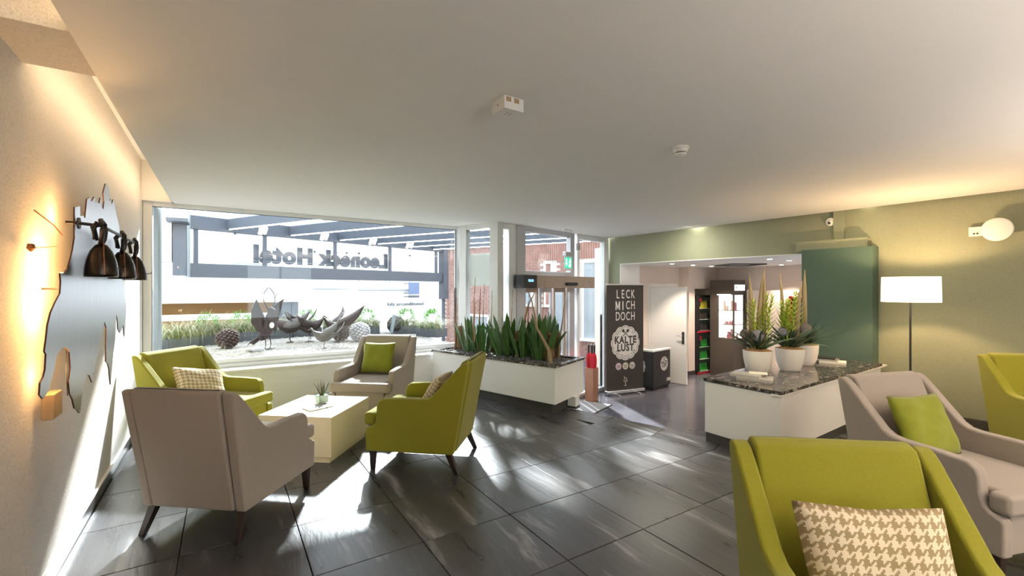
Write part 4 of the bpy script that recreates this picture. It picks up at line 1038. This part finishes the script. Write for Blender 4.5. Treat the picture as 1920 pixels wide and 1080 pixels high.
# drinks coolers
def cooler(z0, h, label, rows):
    t = thing('drinks_cooler', label, 'cooler', (9.30, 6.56, z0), 0, 'stacked drinks coolers')
    MB().box(0, .55, 0, .40, 0, .04).box(0, .55, 0, .40, h-.05, h).box(0, .03, 0, .4, .04, h-.05).box(.52, .55, 0, .4, .04, h-.05).obj('casing', M['black'], t)
    tag(MB().box(.0, .55, -.005, 0, 0, .035).obj('red_trim', M['red'], t), 'dark red strip under the glass door')
    MB().box(.03, .52, .36, .38, .04, h-.05).obj('lit_back', M['fridgeglow'], t)
    MB().box(.03, .52, -.012, -.006, .05, h-.05).obj('glass_door', M['glass'], t)
    MB().box(.03, .07, -.016, .0, .05, h-.05).box(.48, .52, -.016, .0, .05, h-.05).obj('door_rail', M['black'], t)
    MB().box(.06, .08, -.035, -.016, h*.7, h*.7+.12).obj('door_handle', M['black'], t)
    tag(MB().box(.09, .20, .02, .024, h-.16, h-.07).obj('label_card', M['red'], t), 'small red card')
    n = len(rows)
    for r_, mm in enumerate(rows):
        zz = .045+(h-.10)*r_/n
        MB().box(.03, .52, .02, .36, zz-.006, zz).obj('shelf', M['white'], t)
        for c_ in range(6):
            bx = .105+c_*.075
            T = MB().lathe([(.028, 0), (.030, .01), (.030, .11), (.012, .155), (.012, .18)], 8, cx=bx, cy=.10, cz=zz)
            b = T.obj('bottle', M[mm], None, (9.30, 6.56, z0), smooth=True); tag(b, None, 'bottle')
            b['label'] = '%s bottle on the %s shelf of the %s cooler' % ({'bottle_g': 'green', 'bottle_y': 'yellow', 'bottle_d': 'dark'}[mm], ('bottom', 'middle', 'top')[r_], 'upper' if z0 > 0 else 'lower')
            b['group'] = '%s shelf bottles of the %s cooler' % (('bottom', 'middle', 'top')[r_], 'upper' if z0 > 0 else 'lower')
    return t
cooler(-.49, .95, 'lower glass fronted drinks cooler with green bottles', ['bottle_g', 'bottle_g', 'bottle_g'])
cooler(.47, .88, 'upper glass fronted drinks cooler with yellow and dark bottles', ['bottle_d', 'bottle_d', 'bottle_y'])

# display cabinet: left face glass (x = 9.60), front face y = 5.85
dc = thing('display_cabinet', 'tall dark illuminated display cabinet in the lower hall', 'cabinet', (9.60, 5.85, -.5))
MB().box(0, .45, 0, .58, 0, .88).obj('base_cabinet', M['disp_dark'], dc, bevel=.004, seg=1)
MB().box(0, .45, 0, .58, 1.86, 2.20).obj('top_cabinet', M['disp_dark'], dc, bevel=.004, seg=1)
MB().box(.0, .04, .0, .025, .88, 1.86).box(.41, .45, 0, .03, .88, 1.86).box(0, .45, .38, .58, .88, 1.86).box(.42, .45, .03, .38, .88, 1.86).obj('corner_post', M['disp_dark'], dc)
MB().box(.412, .418, .03, .38, .88, 1.86).box(.04, .41, .372, .379, .88, 1.86).obj('lit_back', M['cabglow'], dc)
MB().box(.004, .008, .025, .38, .88, 1.86).box(.04, .41, .006, .010, .88, 1.86).obj('glass_side', M['glass'], dc)
for z_ in (1.18, 1.50): MB().box(.01, .41, .01, .375, z_, z_+.012).obj('glass_shelf', M['disp_dark'], dc)
MB().box(-.004, 0, .06, .40, 1.86, 1.872).obj('edge_light', M['led'], dc)
sg = MB().box(.04, .42, -.012, -.002, 1.96, 2.09); sg.obj('lit_sign', M['signlit'], dc)
v, f = text('LEONECK', .075, .9, .001); q = MB(); sign(q, v, f, .255, -.0135, 2.025); q.ball((.075, -.0135, 2.025), .022, .001, .022, 10, 6); q.obj('sign_lettering', M['steelgrey'], dc)
rnd = random.Random(3)
for lv, z_ in enumerate((.88, 1.192, 1.512)):
    for k in range(7):
        x_ = .08+.05*k; y_ = rnd.uniform(.08, .30); h_ = rnd.uniform(.06, .2) if lv != 1 else rnd.uniform(.03, .07)
        o = MB().box(-.018, .018, -.02, .02, 0, h_).box(-.012, .012, -.014, .014, h_, h_+.012).obj('packet', M['pinkbox'] if rnd.random() < .5 else M['palebox'], None, (9.6+x_, 5.85+y_, -.5+z_+.0005), (0, 0, rnd.uniform(-.4, .4)))
        tag(o, 'small souvenir packet on the %s shelf of the lit cabinet' % ('bottom', 'middle', 'top')[lv], 'packet', 'souvenir packets on the %s cabinet shelf' % ('bottom', 'middle', 'top')[lv])

# red framed dark board behind the pots
rb = thing('notice_board', 'dark board with a red post against the hall back wall', 'sign board', (9.80, 4.75, -.5))
MB().box(0, .04, -1.25, -.02, .15, 1.80).obj('board', M['black'], rb, bevel=.01, seg=2)
MB().box(-.03, .01, -.03, .02, 0, 1.85).box(-.01, .01, -1.25, .02, 1.80, 1.83).obj('red_post', M['red'], rb)
MB().ball((.01, -.28, 1.55), .02, .16, .22, 14, 10).obj('round_emblem', M['steelgrey'], rb)
MB().box(-.10, .14, -.05, .05, 0, .02).box(-.10, .14, -1.22, -1.12, 0, .02).obj('foot', M['black'], rb)
# hall downlights
for k, (x, y, lab) in enumerate(((7.56, 5.90, 'nearest the banner'), (8.34, 5.98, 'second from the banner'), (9.07, 6.04, 'in front of the drinks coolers'), (7.71, 4.06, 'above the pots'), (8.42, 4.10, 'right of the ceiling slots'), (9.75, 4.9, 'close to the hall back wall'), (9.8, 3.7, 'farthest right by the hall back wall'))):
    t = thing('downlight', 'small recessed hall downlight '+lab, 'downlight', (x, y, 2.0), 0, 'hall downlights')
    MB().lathe([(.055, 0), (.055, -.004), (.04, -.004)], 20).obj('trim_ring', M['white'], t)
    MB().lathe([(.036, -.003), (.036, -.006)], 16).obj('lens', M['downlight'], t)
    sd_ = bpy.data.lights.new('downlight_beam', 'SPOT'); sd_.energy = 120; sd_.color = (1, .82, .66); sd_.spot_size = R(95); sd_.spot_blend = .6; sd_.shadow_soft_size = .03
    so = bpy.data.objects.new('downlight_beam', sd_); C.objects.link(so); so.parent = t; so.location = (0, 0, -.01)
ac = thing('air_vent_cassette', 'white ceiling cassette with black air slots above the hall', 'air vent', (8.75, 5.2, 2.0), R(-35))
MB().box(-.42, .42, -.42, .42, -.012, 0).obj('panel', M['white'], ac)
for k in range(4):
    MB().box(-.34, .34, .28, .36, -.032, -.010).obj('slot', M['black'], ac, (0, 0, 0), (0, 0, R(90*k)))
MB().box(-.22, .22, -.22, .22, -.016, -.012).obj('grille', M['white'], ac)
# added ceiling fill lamps, all out of view
for k, (x, y) in enumerate(((1.2, -1.6), (3.2, -1.6), (5.2, -1.4), (5.4, .4))):
    t = thing('fill_ceiling_lamp', 'added round recessed fill lamp, unseen', 'ceiling lamp', (x, y, 2.5), 0, 'added ceiling fill lamps')
    MB().lathe([(.12, 0), (.12, -.006), (.10, -.006)], 28).obj('trim_ring', M['white'], t)
    MB().lathe([(.095, -.004), (.095, -.008)], 24).obj('lens', M['downlight'], t)
    sd_ = bpy.data.lights.new('fill_beam', 'SPOT'); sd_.energy = 14; sd_.color = (1, .86, .70); sd_.spot_size = R(130); sd_.spot_blend = .8; sd_.shadow_soft_size = .09
    so = bpy.data.objects.new('fill_beam', sd_); C.objects.link(so); so.parent = t; so.location = (0, 0, -.02)

# ------------------------------------------------------------------ exterior
tr = MB().prism([(-1.6, 6.72), (3.15, 6.72), (3.35, 8.9), (2.9, 9.6), (1.2, 10.0), (-1.6, 10.0)], .30, .592)
tg = struct(tr.obj('floor_terrace', M['gravel']), 'pale gravel bed outside the window')
pb = MB(); rnd = random.Random(11)
for k in range(2600):
    y = 6.75+2.6*rnd.random()**1.5; x = rnd.uniform(-.6, 3.2)
    r_ = rnd.uniform(.008, .02); pb.ball((x, y, .592+r_*.2), r_, r_*rnd.uniform(.7, 1.3), r_*.6, 5, 3)
tag(pb.obj('gravel_stones', M['pebble'], tg), 'pale gravel stones', None, None, 'stuff')
st_ = MB().box(-30, 60, 6.9, 80, -1.3, -1.2); struct(st_.obj('ground_street', M['asphalt']))
# flat stones
for x, y, r_, lab, mm in ((.42, 7.42, .085, 'smooth grey stone in front of the tallest metal bird', 'conepale'), (.33, 7.50, .07, 'pale tan stone behind the grey one', 'pebble')):
    o = MB().ball((0, 0, 0), r_, r_*.7, r_*.5, 14, 8).obj('stone', M[mm], None, (x, y, .60+r_*.35), smooth=True); tag(o, lab, 'stone')
def pinecone(x, y, r, m, label):
    t = thing('pinecone', label, 'pinecone', (x, y, .595), random.uniform(0, 3), 'large decorative pinecones')
    MB().ball((0, 0, r*.95), r*.72, r*.72, r*.8, 12, 8).obj('core', m, t)
    sc_ = MB(); n = 110
    for k in range(n):
        zz = 1-2*(k+.5)/n; th = k*2.39996; rr = math.sqrt(1-zz*zz)
        nrm_ = Vector((rr*math.cos(th), rr*math.sin(th), zz*.95)); c_ = Vector((0, 0, r*.95))+nrm_*r*.70
        t_ = Vector((-math.sin(th), math.cos(th), 0)); b_2 = nrm_.cross(t_)*-1
        d_ = (nrm_*.85-b_2*.0+Vector((0, 0, .35))).normalized()*r*.34; w_ = r*.20
        u_ = Vector((0, 0, 1))*r*.07
        sc_.ball(tuple(c_+d_*.75), r*.155, r*.155, r*.10, 6, 4)
    o = sc_.obj('scales', m, t); o['kind'] = 'stuff'
    return t
pinecone(.05, 8.10, .155, M['cone'], 'large brown pinecone at the left on the gravel')
pinecone(1.72, 8.25, .15, M['cone'], 'large brown pinecone between the metal birds on the gravel')
pinecone(1.98, 7.98, .17, M['conepale'], 'pale silvery pinecone right of the metal birds')

def shell(mb, pts_c, width, T, bend=.3, n=6):
    """curved sheet following centre line pts (x,z) list with half width list; bend rounds it across"""
    m = len(pts_c); v = []
    for (p, w) in zip(pts_c, width):
        for k in range(n+1):
            q = k/n*2-1; v.append(T @ Vector((p[0], q*w, p[1]-bend*w*q*q)))
    f = [(i*(n+1)+k, i*(n+1)+k+1, (i+1)*(n+1)+k+1, (i+1)*(n+1)+k) for i in range(m-1) for k in range(n)]
    mb.add(v, f); return mb
def bird(x, y, s, rz, label, mb_m, up=.9, tall=False, wing_m=None, antlers=False):
    """sheet metal bird; local +x = head side"""
    t = thing('metal_bird', label, 'garden sculpture', (x, y, .60), rz, 'sheet metal birds on the gravel')
    wing_m = wing_m or mb_m; I = Matrix.Identity(4)
    leg = .16*s
    b_ = MB(); pr = []
    # body: tapered pod along x, deep chest
    cs = [(-.26, .30, .012, .02), (-.18, .27, .05, .06), (-.06, .235, .085, .10), (.07, .23, .09, .115), (.17, .27, .065, .09), (.235, .34, .04, .05), (.27, .41, .03, .034), (.30, .43, .012, .014)]
    if tall: cs = [(-.16, .12, .012, .03), (-.12, .16, .05, .08), (-.04, .22, .085, .12), (.03, .30, .09, .12), (.06, .40, .075, .10), (.05, .50, .05, .07), (.05, .56, .03, .03), (.08, .58, .01, .01)]
    seg = 12; v = []
    for cx, cz, ry, rz_ in cs:
        for k in range(seg):
            a_ = 2*math.pi*k/seg; v.append((cx*s, ry*s*math.cos(a_), leg+(cz-.12+rz_*math.sin(a_))*s))
    f = [(i*seg+k, (i+1)*seg+k, (i+1)*seg+(k+1) % seg, i*seg+(k+1) % seg) for i in range(len(cs)-1) for k in range(seg)]+[tuple(range(seg)), tuple((len(cs)-1)*seg+k for k in range(seg))[::-1]]
    b_.add(v, f).obj('body', mb_m, t, smooth=True)
    # beak
    hx, hz = (.08, .58) if tall else (.29, .42)
    MB().tube([(hx*s, 0, leg+(hz-.12)*s), ((hx+.08)*s, 0, leg+(hz-.15)*s)], [.014*s, .002], 6).obj('beak', M['rustlight'], t)
    for q in (-1, 1):     # wings: raised curved sheets
        T = Matrix.Translation((-.02*s, q*.07*s, leg+.16*s)) @ Matrix.Rotation(q*R(-38 if not tall else -22), 4, 'X')
        w_ = MB()
        if tall: shell(w_, [(.06*s, -.02*s), (.02*s, .12*s), (-.03*s, .26*s), (.0, .38*s), (.08*s, .46*s)], [.05*s, .11*s, .12*s, .08*s, .01*s], T @ Matrix.Rotation(R(90*0), 4, 'Z'), 1.0)
        else: shell(w_, [(.14*s, .0), (.03*s, .10*s*up), (-.10*s, .16*s*up), (-.22*s, .25*s*up), (-.30*s, .36*s*up)], [.03*s, .10*s, .115*s, .08*s, .008*s], T, .9)
        o = w_.obj('wing', wing_m, t, smooth=True)
        sm = o.modifiers.new('solid', 'SOLIDIFY'); sm.thickness = .004
        MB().tube([(.0, q*.04*s, leg+.06*s), (.02*s, q*.045*s, leg*.45), (.0, q*.045*s, .01)], .007*s, 6).tube([(0, q*.045*s, .012), (.07*s, q*.06*s, .006)], .005*s, 5).tube([(0, q*.045*s, .012), (.06*s, q*.02*s, .006)], .005*s, 5).tube([(0, q*.045*s, .012), (-.04*s, q*.05*s, .006)], .005*s, 5).obj('leg', mb_m, t)
    T = Matrix.Translation((-.20*s if not tall else -.12*s, 0, leg+(.17 if not tall else .05)*s)) @ Matrix.Rotation(R(180), 4, 'Z')
    w_ = MB(); shell(w_, [(0, 0), (.08*s, .07*s*(1 if not tall else -.5)), (.17*s, .17*s*(1 if not tall else -.5)), (.22*s, .27*s*(1 if not tall else -.5))], [.04*s, .06*s, .07*s, .05*s], T, .6)
    o = w_.obj('tail', mb_m, t, smooth=True); sm = o.modifiers.new('solid', 'SOLIDIFY'); sm.thickness = .004
    if antlers:
        for q in (-1, 1):
            MB().tube([(.05*s, q*.03*s, leg+.42*s), (.04*s, q*.10*s, leg+.56*s), (.03*s, q*.085*s, leg+.68*s), (.03*s, q*.01*s, leg+.76*s)], .008*s, 6).obj('crest_wire', mb_m, t, smooth=True)
        MB().tube([(.04*s, .10*s, leg+.60*s), (.04*s, .13*s, leg+.66*s), (.04*s, .17*s, leg+.67*s)], .006*s, 5).obj('crest_wire', mb_m, t, smooth=True)
        MB().ball((.085*s, .0, leg+.20*s), .03*s, .038*s, .045*s, 12, 8).obj('breast_patch', M['white'], t, smooth=True)
    return t
bird(.55, 7.62, 1.0, R(-52), 'tallest metal bird with raised wings, wire crest and white breast patch', M['rust'], tall=True, antlers=True)
bird(.95, 8.35, .95, R(170), 'dark metal bird bending down behind the tallest one', M['rust'], wing_m=M['rustlight'])
bird(1.22, 8.30, .90, R(10), 'dark metal bird with spread wings in the middle', M['rust'])
bird(1.28, 7.22, .66, R(168), 'weathered grey metal bird with an upright tail nearest the glass', M['rustlight'], up=1.3)
bird(1.62, 7.95, .90, R(200), 'dark metal bird with a high swept tail at the right', M['rust'], up=1.3)
sp = thing('metal_globe', 'black faceted metal sculpture behind the beige armchair', 'garden sculpture', (2.95, 9.0, .60))
MB().ball((0, 0, .17), .19, .19, .19, 8, 5).obj('globe', M['black'], sp); MB().box(-.20, -.14, -.24, -.20, 0, .36, Matrix.Rotation(R(10), 4, 'Y')).obj('strut', M['steellight'], sp)

def grass_planter(x, y, rz, label, seed, green=.4, big=1.0, bush=False):
    rnd = random.Random(seed)
    t = thing('grass_planter', label, 'planter', (x, y, .593), rz, 'slate planters along the terrace edge')
    b_ = MB().box(-.26, .26, -.15, .15, 0, .16); b_.obj('planter_box', M['planter_grey'], t, bevel=.006, seg=1)
    for nm, m_, n_, Lr, wd in (('grass', M['grass'], 300, (.26, .48), .007), ('dry_grass', M['grasspale'], 260, (.42, .66), .005)):
        g_ = MB()
        for k in range(n_):
            a_ = rnd.uniform(0, 6.283); px = rnd.choice((-.18, 0, .18))+rnd.gauss(0, .03); py = rnd.gauss(-.02, .035)
            v, f = leafmesh(rnd.uniform(*Lr)*big, wd, rnd.uniform(.0, .6), rnd.uniform(1.6, 3.3), 0, n=6, profile='grass', cup=.1)
            T = Matrix.Translation((px, py-.03, .13)) @ Matrix.Rotation(a_, 4, 'Z'); g_.add([T @ Vector(p) for p in v], f)
        o = g_.obj(nm, m_, t); o['kind'] = 'stuff'
    if bush:
        g_ = MB()
        for k in range(420):
            d_ = Vector((rnd.gauss(0, 1), rnd.gauss(0, 1), rnd.gauss(0, 1))).normalized(); c_ = Vector((0, 0, .36))+Vector((d_.x*.17, d_.y*.13, d_.z*.15))*rnd.uniform(.6, 1)
            t_ = d_.orthogonal().normalized()*.006; g_.add([c_-t_, c_+t_, c_+d_*.05+Vector((0, 0, .02))], [(0, 1, 2)])
        o = g_.obj('green_shrub', M['bush'], t); o['kind'] = 'stuff'
    return t
for k, (x, y, rz, lab, bg_, bu) in enumerate((
    (-.62, 8.55, 30, 'grass planter at the far left of the gravel', 1.1, False),
    (-.22, 8.85, 25, 'grass planter second from the left, with drooping blades', 1.15, True),
    (.25, 9.15, 20, 'grass planter behind the left pinecone', 1.0, True),
    (.80, 9.40, 10, 'grass planter behind the tallest bird', .95, False),
    (1.35, 9.50, 0, 'grass planter behind the middle birds', .95, True),
    (1.90, 9.42, -8, 'grass planter right of the birds', .95, False),
    (2.42, 9.25, -15, 'grass planter left of the black metal sculpture', .9, True),
    (3.15, 8.95, -20, 'shrub planter right of the black metal sculpture', .8, True),
    (3.35, 8.10, -60, 'last grass planter in front of the brick building', .85, True))):
    grass_planter(x, y, R(rz), lab, 20+k, big=bg_, bush=bu)
# column cladding next to the window, left side
o = MB().tube([(-.69, 7.0, .5), (-.69, 7.0, 3.0)], .052, 16).box(-1.0, -.74, 6.95, 7.1, .5, 3.0); oc = struct(o.obj('trim_12', M['steellight']), 'galvanised corner column outside the window')
# pergola
PO, PE = Vector((-.5, 9.81)), Vector((5.45, 12.18)); pl_, pa = frame(PO, PE)
pg = thing('pergola', 'grey steel canopy frame with glass roof outside the window', 'pergola', (PO.x, PO.y, 0), pa)
MB().box(0, 6.45, 0, .12, 1.705, 1.957).obj('lower_beam', M['steelgrey'], pg)
MB().box(0, 6.45, 0, .12, 2.57, 2.81).obj('upper_beam', M['steelgrey'], pg)
MB().box(-.02, .0, -.02, .14, 1.705, 2.83).obj('end_plate', M['steellight'], pg)
for t_ in (.11, 1.315, 2.885, 4.454, 6.1): MB().box(t_-.03, t_+.03, .03, .09, 1.957, 2.57).obj('post', M['steelgrey'], pg)
MB().box(6.30, 6.50, -.05, .15, 1.2, 2.8).obj('corner_post', M['steelgrey'], pg)
MB().tube([(6.4, .06, -1.2), (6.4, .06, 1.7)], .05, 8).obj('support_column', M['steelgrey'], pg)
# rafters from the beam towards the building
rd = Vector((.484, -.875)).normalized(); ra = math.atan2(rd.y, rd.x)-pa
for k, t_ in enumerate((.62, 1.80, 2.95, 4.0, 5.0, 5.9)):
    Ln = 3.55+.35*k
    T = Matrix.Translation((t_, 0, 0)) @ Matrix.Rotation(ra, 4, 'Z')
    rf = MB().box(0, Ln, -.035, .035, 2.62, 2.80, T).obj('rafter', M['steelgrey'], pg)
    MB().box(.05, Ln, -.012, .012, 2.605, 2.62, T).obj('light_strip', M['led'], rf)
    if k < 4:
        for q in (0, 1):
            T2 = T @ Matrix.Translation((1.0+.12*q, 0, 2.53)) @ Matrix.Rotation(R(25), 4, 'Y')
            MB().lathe([(.035, -.07), (.04, .05), (.02, .07)], 12, M4=T2).obj('spotlight', M['white'], rf, smooth='auto')
T = Matrix.Rotation(ra, 4, 'Z')
b_ = MB(); dx = rd
pp = [Vector((0, 0)), Vector((6.45, 0))]
dl = Vector((math.cos(ra), math.sin(ra)))
b_.prism([tuple(pp[0]), tuple(pp[1]), tuple(pp[1]+dl*5.4), tuple(pp[0]+dl*3.4)], 2.815, 2.823); b_.obj('roof_pane', M['roofglass'], pg)
sg = MB(); v, f = text('Leoneck Hotel', .47, 1.05, .026, ext=.02, spacing=1.12)
T = Matrix.Translation((2.80, .16, 2.185)) @ Matrix.Rotation(R(180), 4, 'Z') @ UPR
sg.add([T @ Vector(p) for p in v], f)
hs_ = thing('hotel_sign', 'dark letters spelling Leoneck Hotel, seen mirrored from behind', 'sign', (PO.x, PO.y, 0), pa)
sg.obj('lettering', M['steelgrey'], hs_)
MB().box(1.1, 4.5, .13, .14, 2.05, 2.062).box(1.1, 4.5, .13, .14, 2.28, 2.287).obj('rail', M['steellight'], hs_)
# left side buildings outside
o = MB().box(-1.5, -.745, 9.60, 9.8, 1.96, 4.2); struct(o.obj('wall_neighbour', M['outwhite']), 'white projecting bay left of the pergola')
o = MB().box(-.735, -.54, 9.62, 9.80, 1.73, 2.62).box(-.80, -.50, 9.30, 9.80, 2.62, 2.68); tag(o.obj('wall_cabinet', M['steelgrey'], bevel=.005, seg=1), 'grey metal box hanging left of the pergola beam', 'metal box')

# white building across the street
fb = thing('street_building', 'bright white building across the street with a garage opening', 'building', (0, 18, 0))
b_ = MB(); b_.box(-30, 30, 0, 4, 1.03, 7.5).box(2.3, 30, 0, 4, -1.2, 1.03).box(-30, -14, 0, 4, -1.2, 1.03); b_.obj('facade', M['outwhite'], fb)
MB().box(-14, 2.3, 3.6, 4, -1.2, 1.03).obj('garage_back_wall', M['orange'], fb)
MB().box(1.55, 2.3, .1, .5, -1.2, 1.03).obj('garage_pier', M['steelgrey'], fb)
MB().box(-10, 1.6, -.5, -.35, .50, .68).box(-8, -7.9, -.5, -.35, -1.2, .5).box(-3, -2.9, -.5, -.35, -1.2, .5).obj('white_railing', M['outwhite'], fb)
for k, (x, w, z0, z1) in enumerate(((-2.6, 1.1, 2.4, 3.4), (.3, 1.1, 2.4, 3.4), (2.8, 1.2, 1.55, 2.9), (4.4, 1.1, 1.5, 2.9), (5.6, .9, 1.5, 2.9), (8.4, 1.6, 1.2, 2.6), (11, 1.5, 1.5, 2.9), (-6, 1.2, 2.4, 3.4), (-9, 1.2, 2.4, 3.4))):
    wf = MB().box(x, x+.06, -.04, 0, z0, z1).box(x+w-.06, x+w, -.04, 0, z0, z1).box(x, x+w, -.04, 0, z1-.06, z1).box(x-.05, x+w+.05, -.10, 0, z0-.05, z0).obj('window', M['facjoint'], fb)
    MB().box(x+.06, x+w-.06, -.015, 0, z0, z1-.06).obj('pane', M['outwhite'], wf)
for z_ in (3.6, 4.9, 6.2): MB().box(-30, 30, -.012, 0, z_, z_+.025).obj('panel_joint', M['facjoint'], fb)
v, f = text('fully airconditioned', .20, 1.0, .002, ext=.008); q = MB(); sign(q, v, f, 6.30, -.03, .88); q.obj('lettering', M['steelgrey'], fb)
bs = thing('hanging_sign', 'blue projecting sign on the white building', 'sign', (6.55, 17.7, 1.30))
MB().box(-.22, .22, -.03, .03, -.02, .46).obj('sign_panel', M['blue'], bs, bevel=.01, seg=1)
MB().box(-.22, .22, -.03, .03, -.16, -.07).obj('lower_panel', M['steelgrey'], bs)
MB().tube([(-.34, .25, .42), (-.2, 0, .42)], .015, 6).tube([(-.34, .25, .02), (-.2, 0, .02)], .015, 6).tube([(-.34, .25, -.12), (-.2, 0, -.12)], .015, 6).obj('bracket', M['black'], bs)

# brick building beside the entrance
KA, KB = Vector((6.80, 15.1)), Vector((8.68, 8.7)); kl, ka = frame(KA, KB)
kb_ = thing('brick_building', 'red brick building beyond the entrance glass', 'building', (KA.x, KA.y, 0), ka)
Lk = (KB-KA).length
wins = [(1.0, 2.15, -.35, .62), (4.45, 4.75, 1.0, 2.30), (4.80, 5.45, -.4, 1.85), (5.77, 6.40, .10, 2.28), (3.3, 4.0, 1.0, 2.0)]
MB().box(-.1, Lk, .02, .30, -1.2, 2.9).obj('backing_wall', M['mortar'], kb_)
MB().box(-.2, Lk, -.10, .35, 2.9, 3.05).obj('white_eave', M['outwhite'], kb_)
def inwin(a0, a1, z0, z1):
    return any(a1 > w[0]-.03 and a0 < w[1]+.03 and z1 > w[2]-.03 and z0 < w[3]+.03 for w in wins)
me_b = None; stuff = MB(); cnt = 0; cand = []
rows_ = 0
z_ = -.5
while z_ < 2.32:
    off = .125 if rows_ % 2 else 0; t_ = -.1+off
    while t_ < Lk-.24:
        if not inwin(t_, t_+.24, z_, z_+.065): cand.append((t_, z_, .24, .065, random.uniform(-.004, .004)))
        t_ += .25
    z_ += .077; rows_ += 1
t_ = -.1
while t_ < Lk-.07:        # soldier courses on top
    for zz, hh in ((2.34, .25), (2.60, .28)):
        if not inwin(t_, t_+.065, zz, zz+hh): cand.append((t_, zz, .065, hh, random.uniform(-.004, .004)))
    t_ += .077
cand.sort(key=lambda c: -c[0])
shared = {}
for (t_, z_, w_, h_, d_) in cand:
    if cnt < 290 and z_ > -.4 and w_ > .1:
        if 'b' not in shared:
            o = MB().box(0, .24, 0, .10, 0, .065).obj('brick', M['brick'], kb_, (t_, d_-.0, z_)); shared['b'] = o
        else:
            o = bpy.data.objects.new('brick', shared['b'].data); C.objects.link(o); o.parent = kb_; o.location = (t_, d_, z_)
        cnt += 1
    else: stuff.box(t_, t_+w_, d_, d_+.1, z_, z_+h_)
o = stuff.obj('brick_courses', M['brick'], kb_); o['kind'] = 'stuff'
for (a0, a1, z0, z1) in wins:
    wf = MB().box(a0, a0+.05, -.03, .06, z0, z1).box(a1-.05, a1, -.03, .06, z0, z1).box(a0, a1, -.03, .06, z1-.06, z1).box(a0-.04, a1+.04, -.08, .06, z0-.04, z0+.03).obj('window', M['outwhite'], kb_)
    MB().box(a0+.05, a1-.05, .0, .012, z0+.03, z1-.06).obj('pane', M['winblue'] if a1-a0 > .4 else M['brick'], wf)

# put the origin of every free-standing one-mesh thing at its own base
for o in list(bpy.context.scene.objects):
    if o.type == 'MESH' and o.parent is None and 'kind' not in o and o.location.length < 1e-6 and o.data.users == 1:
        vs = o.data.vertices
        xs = [v.co.x for v in vs]; ys = [v.co.y for v in vs]; z0 = min(v.co.z for v in vs)
        c = Vector(((min(xs)+max(xs))/2, (min(ys)+max(ys))/2, z0))
        o.data.transform(Matrix.Translation(-c)); o.location = c
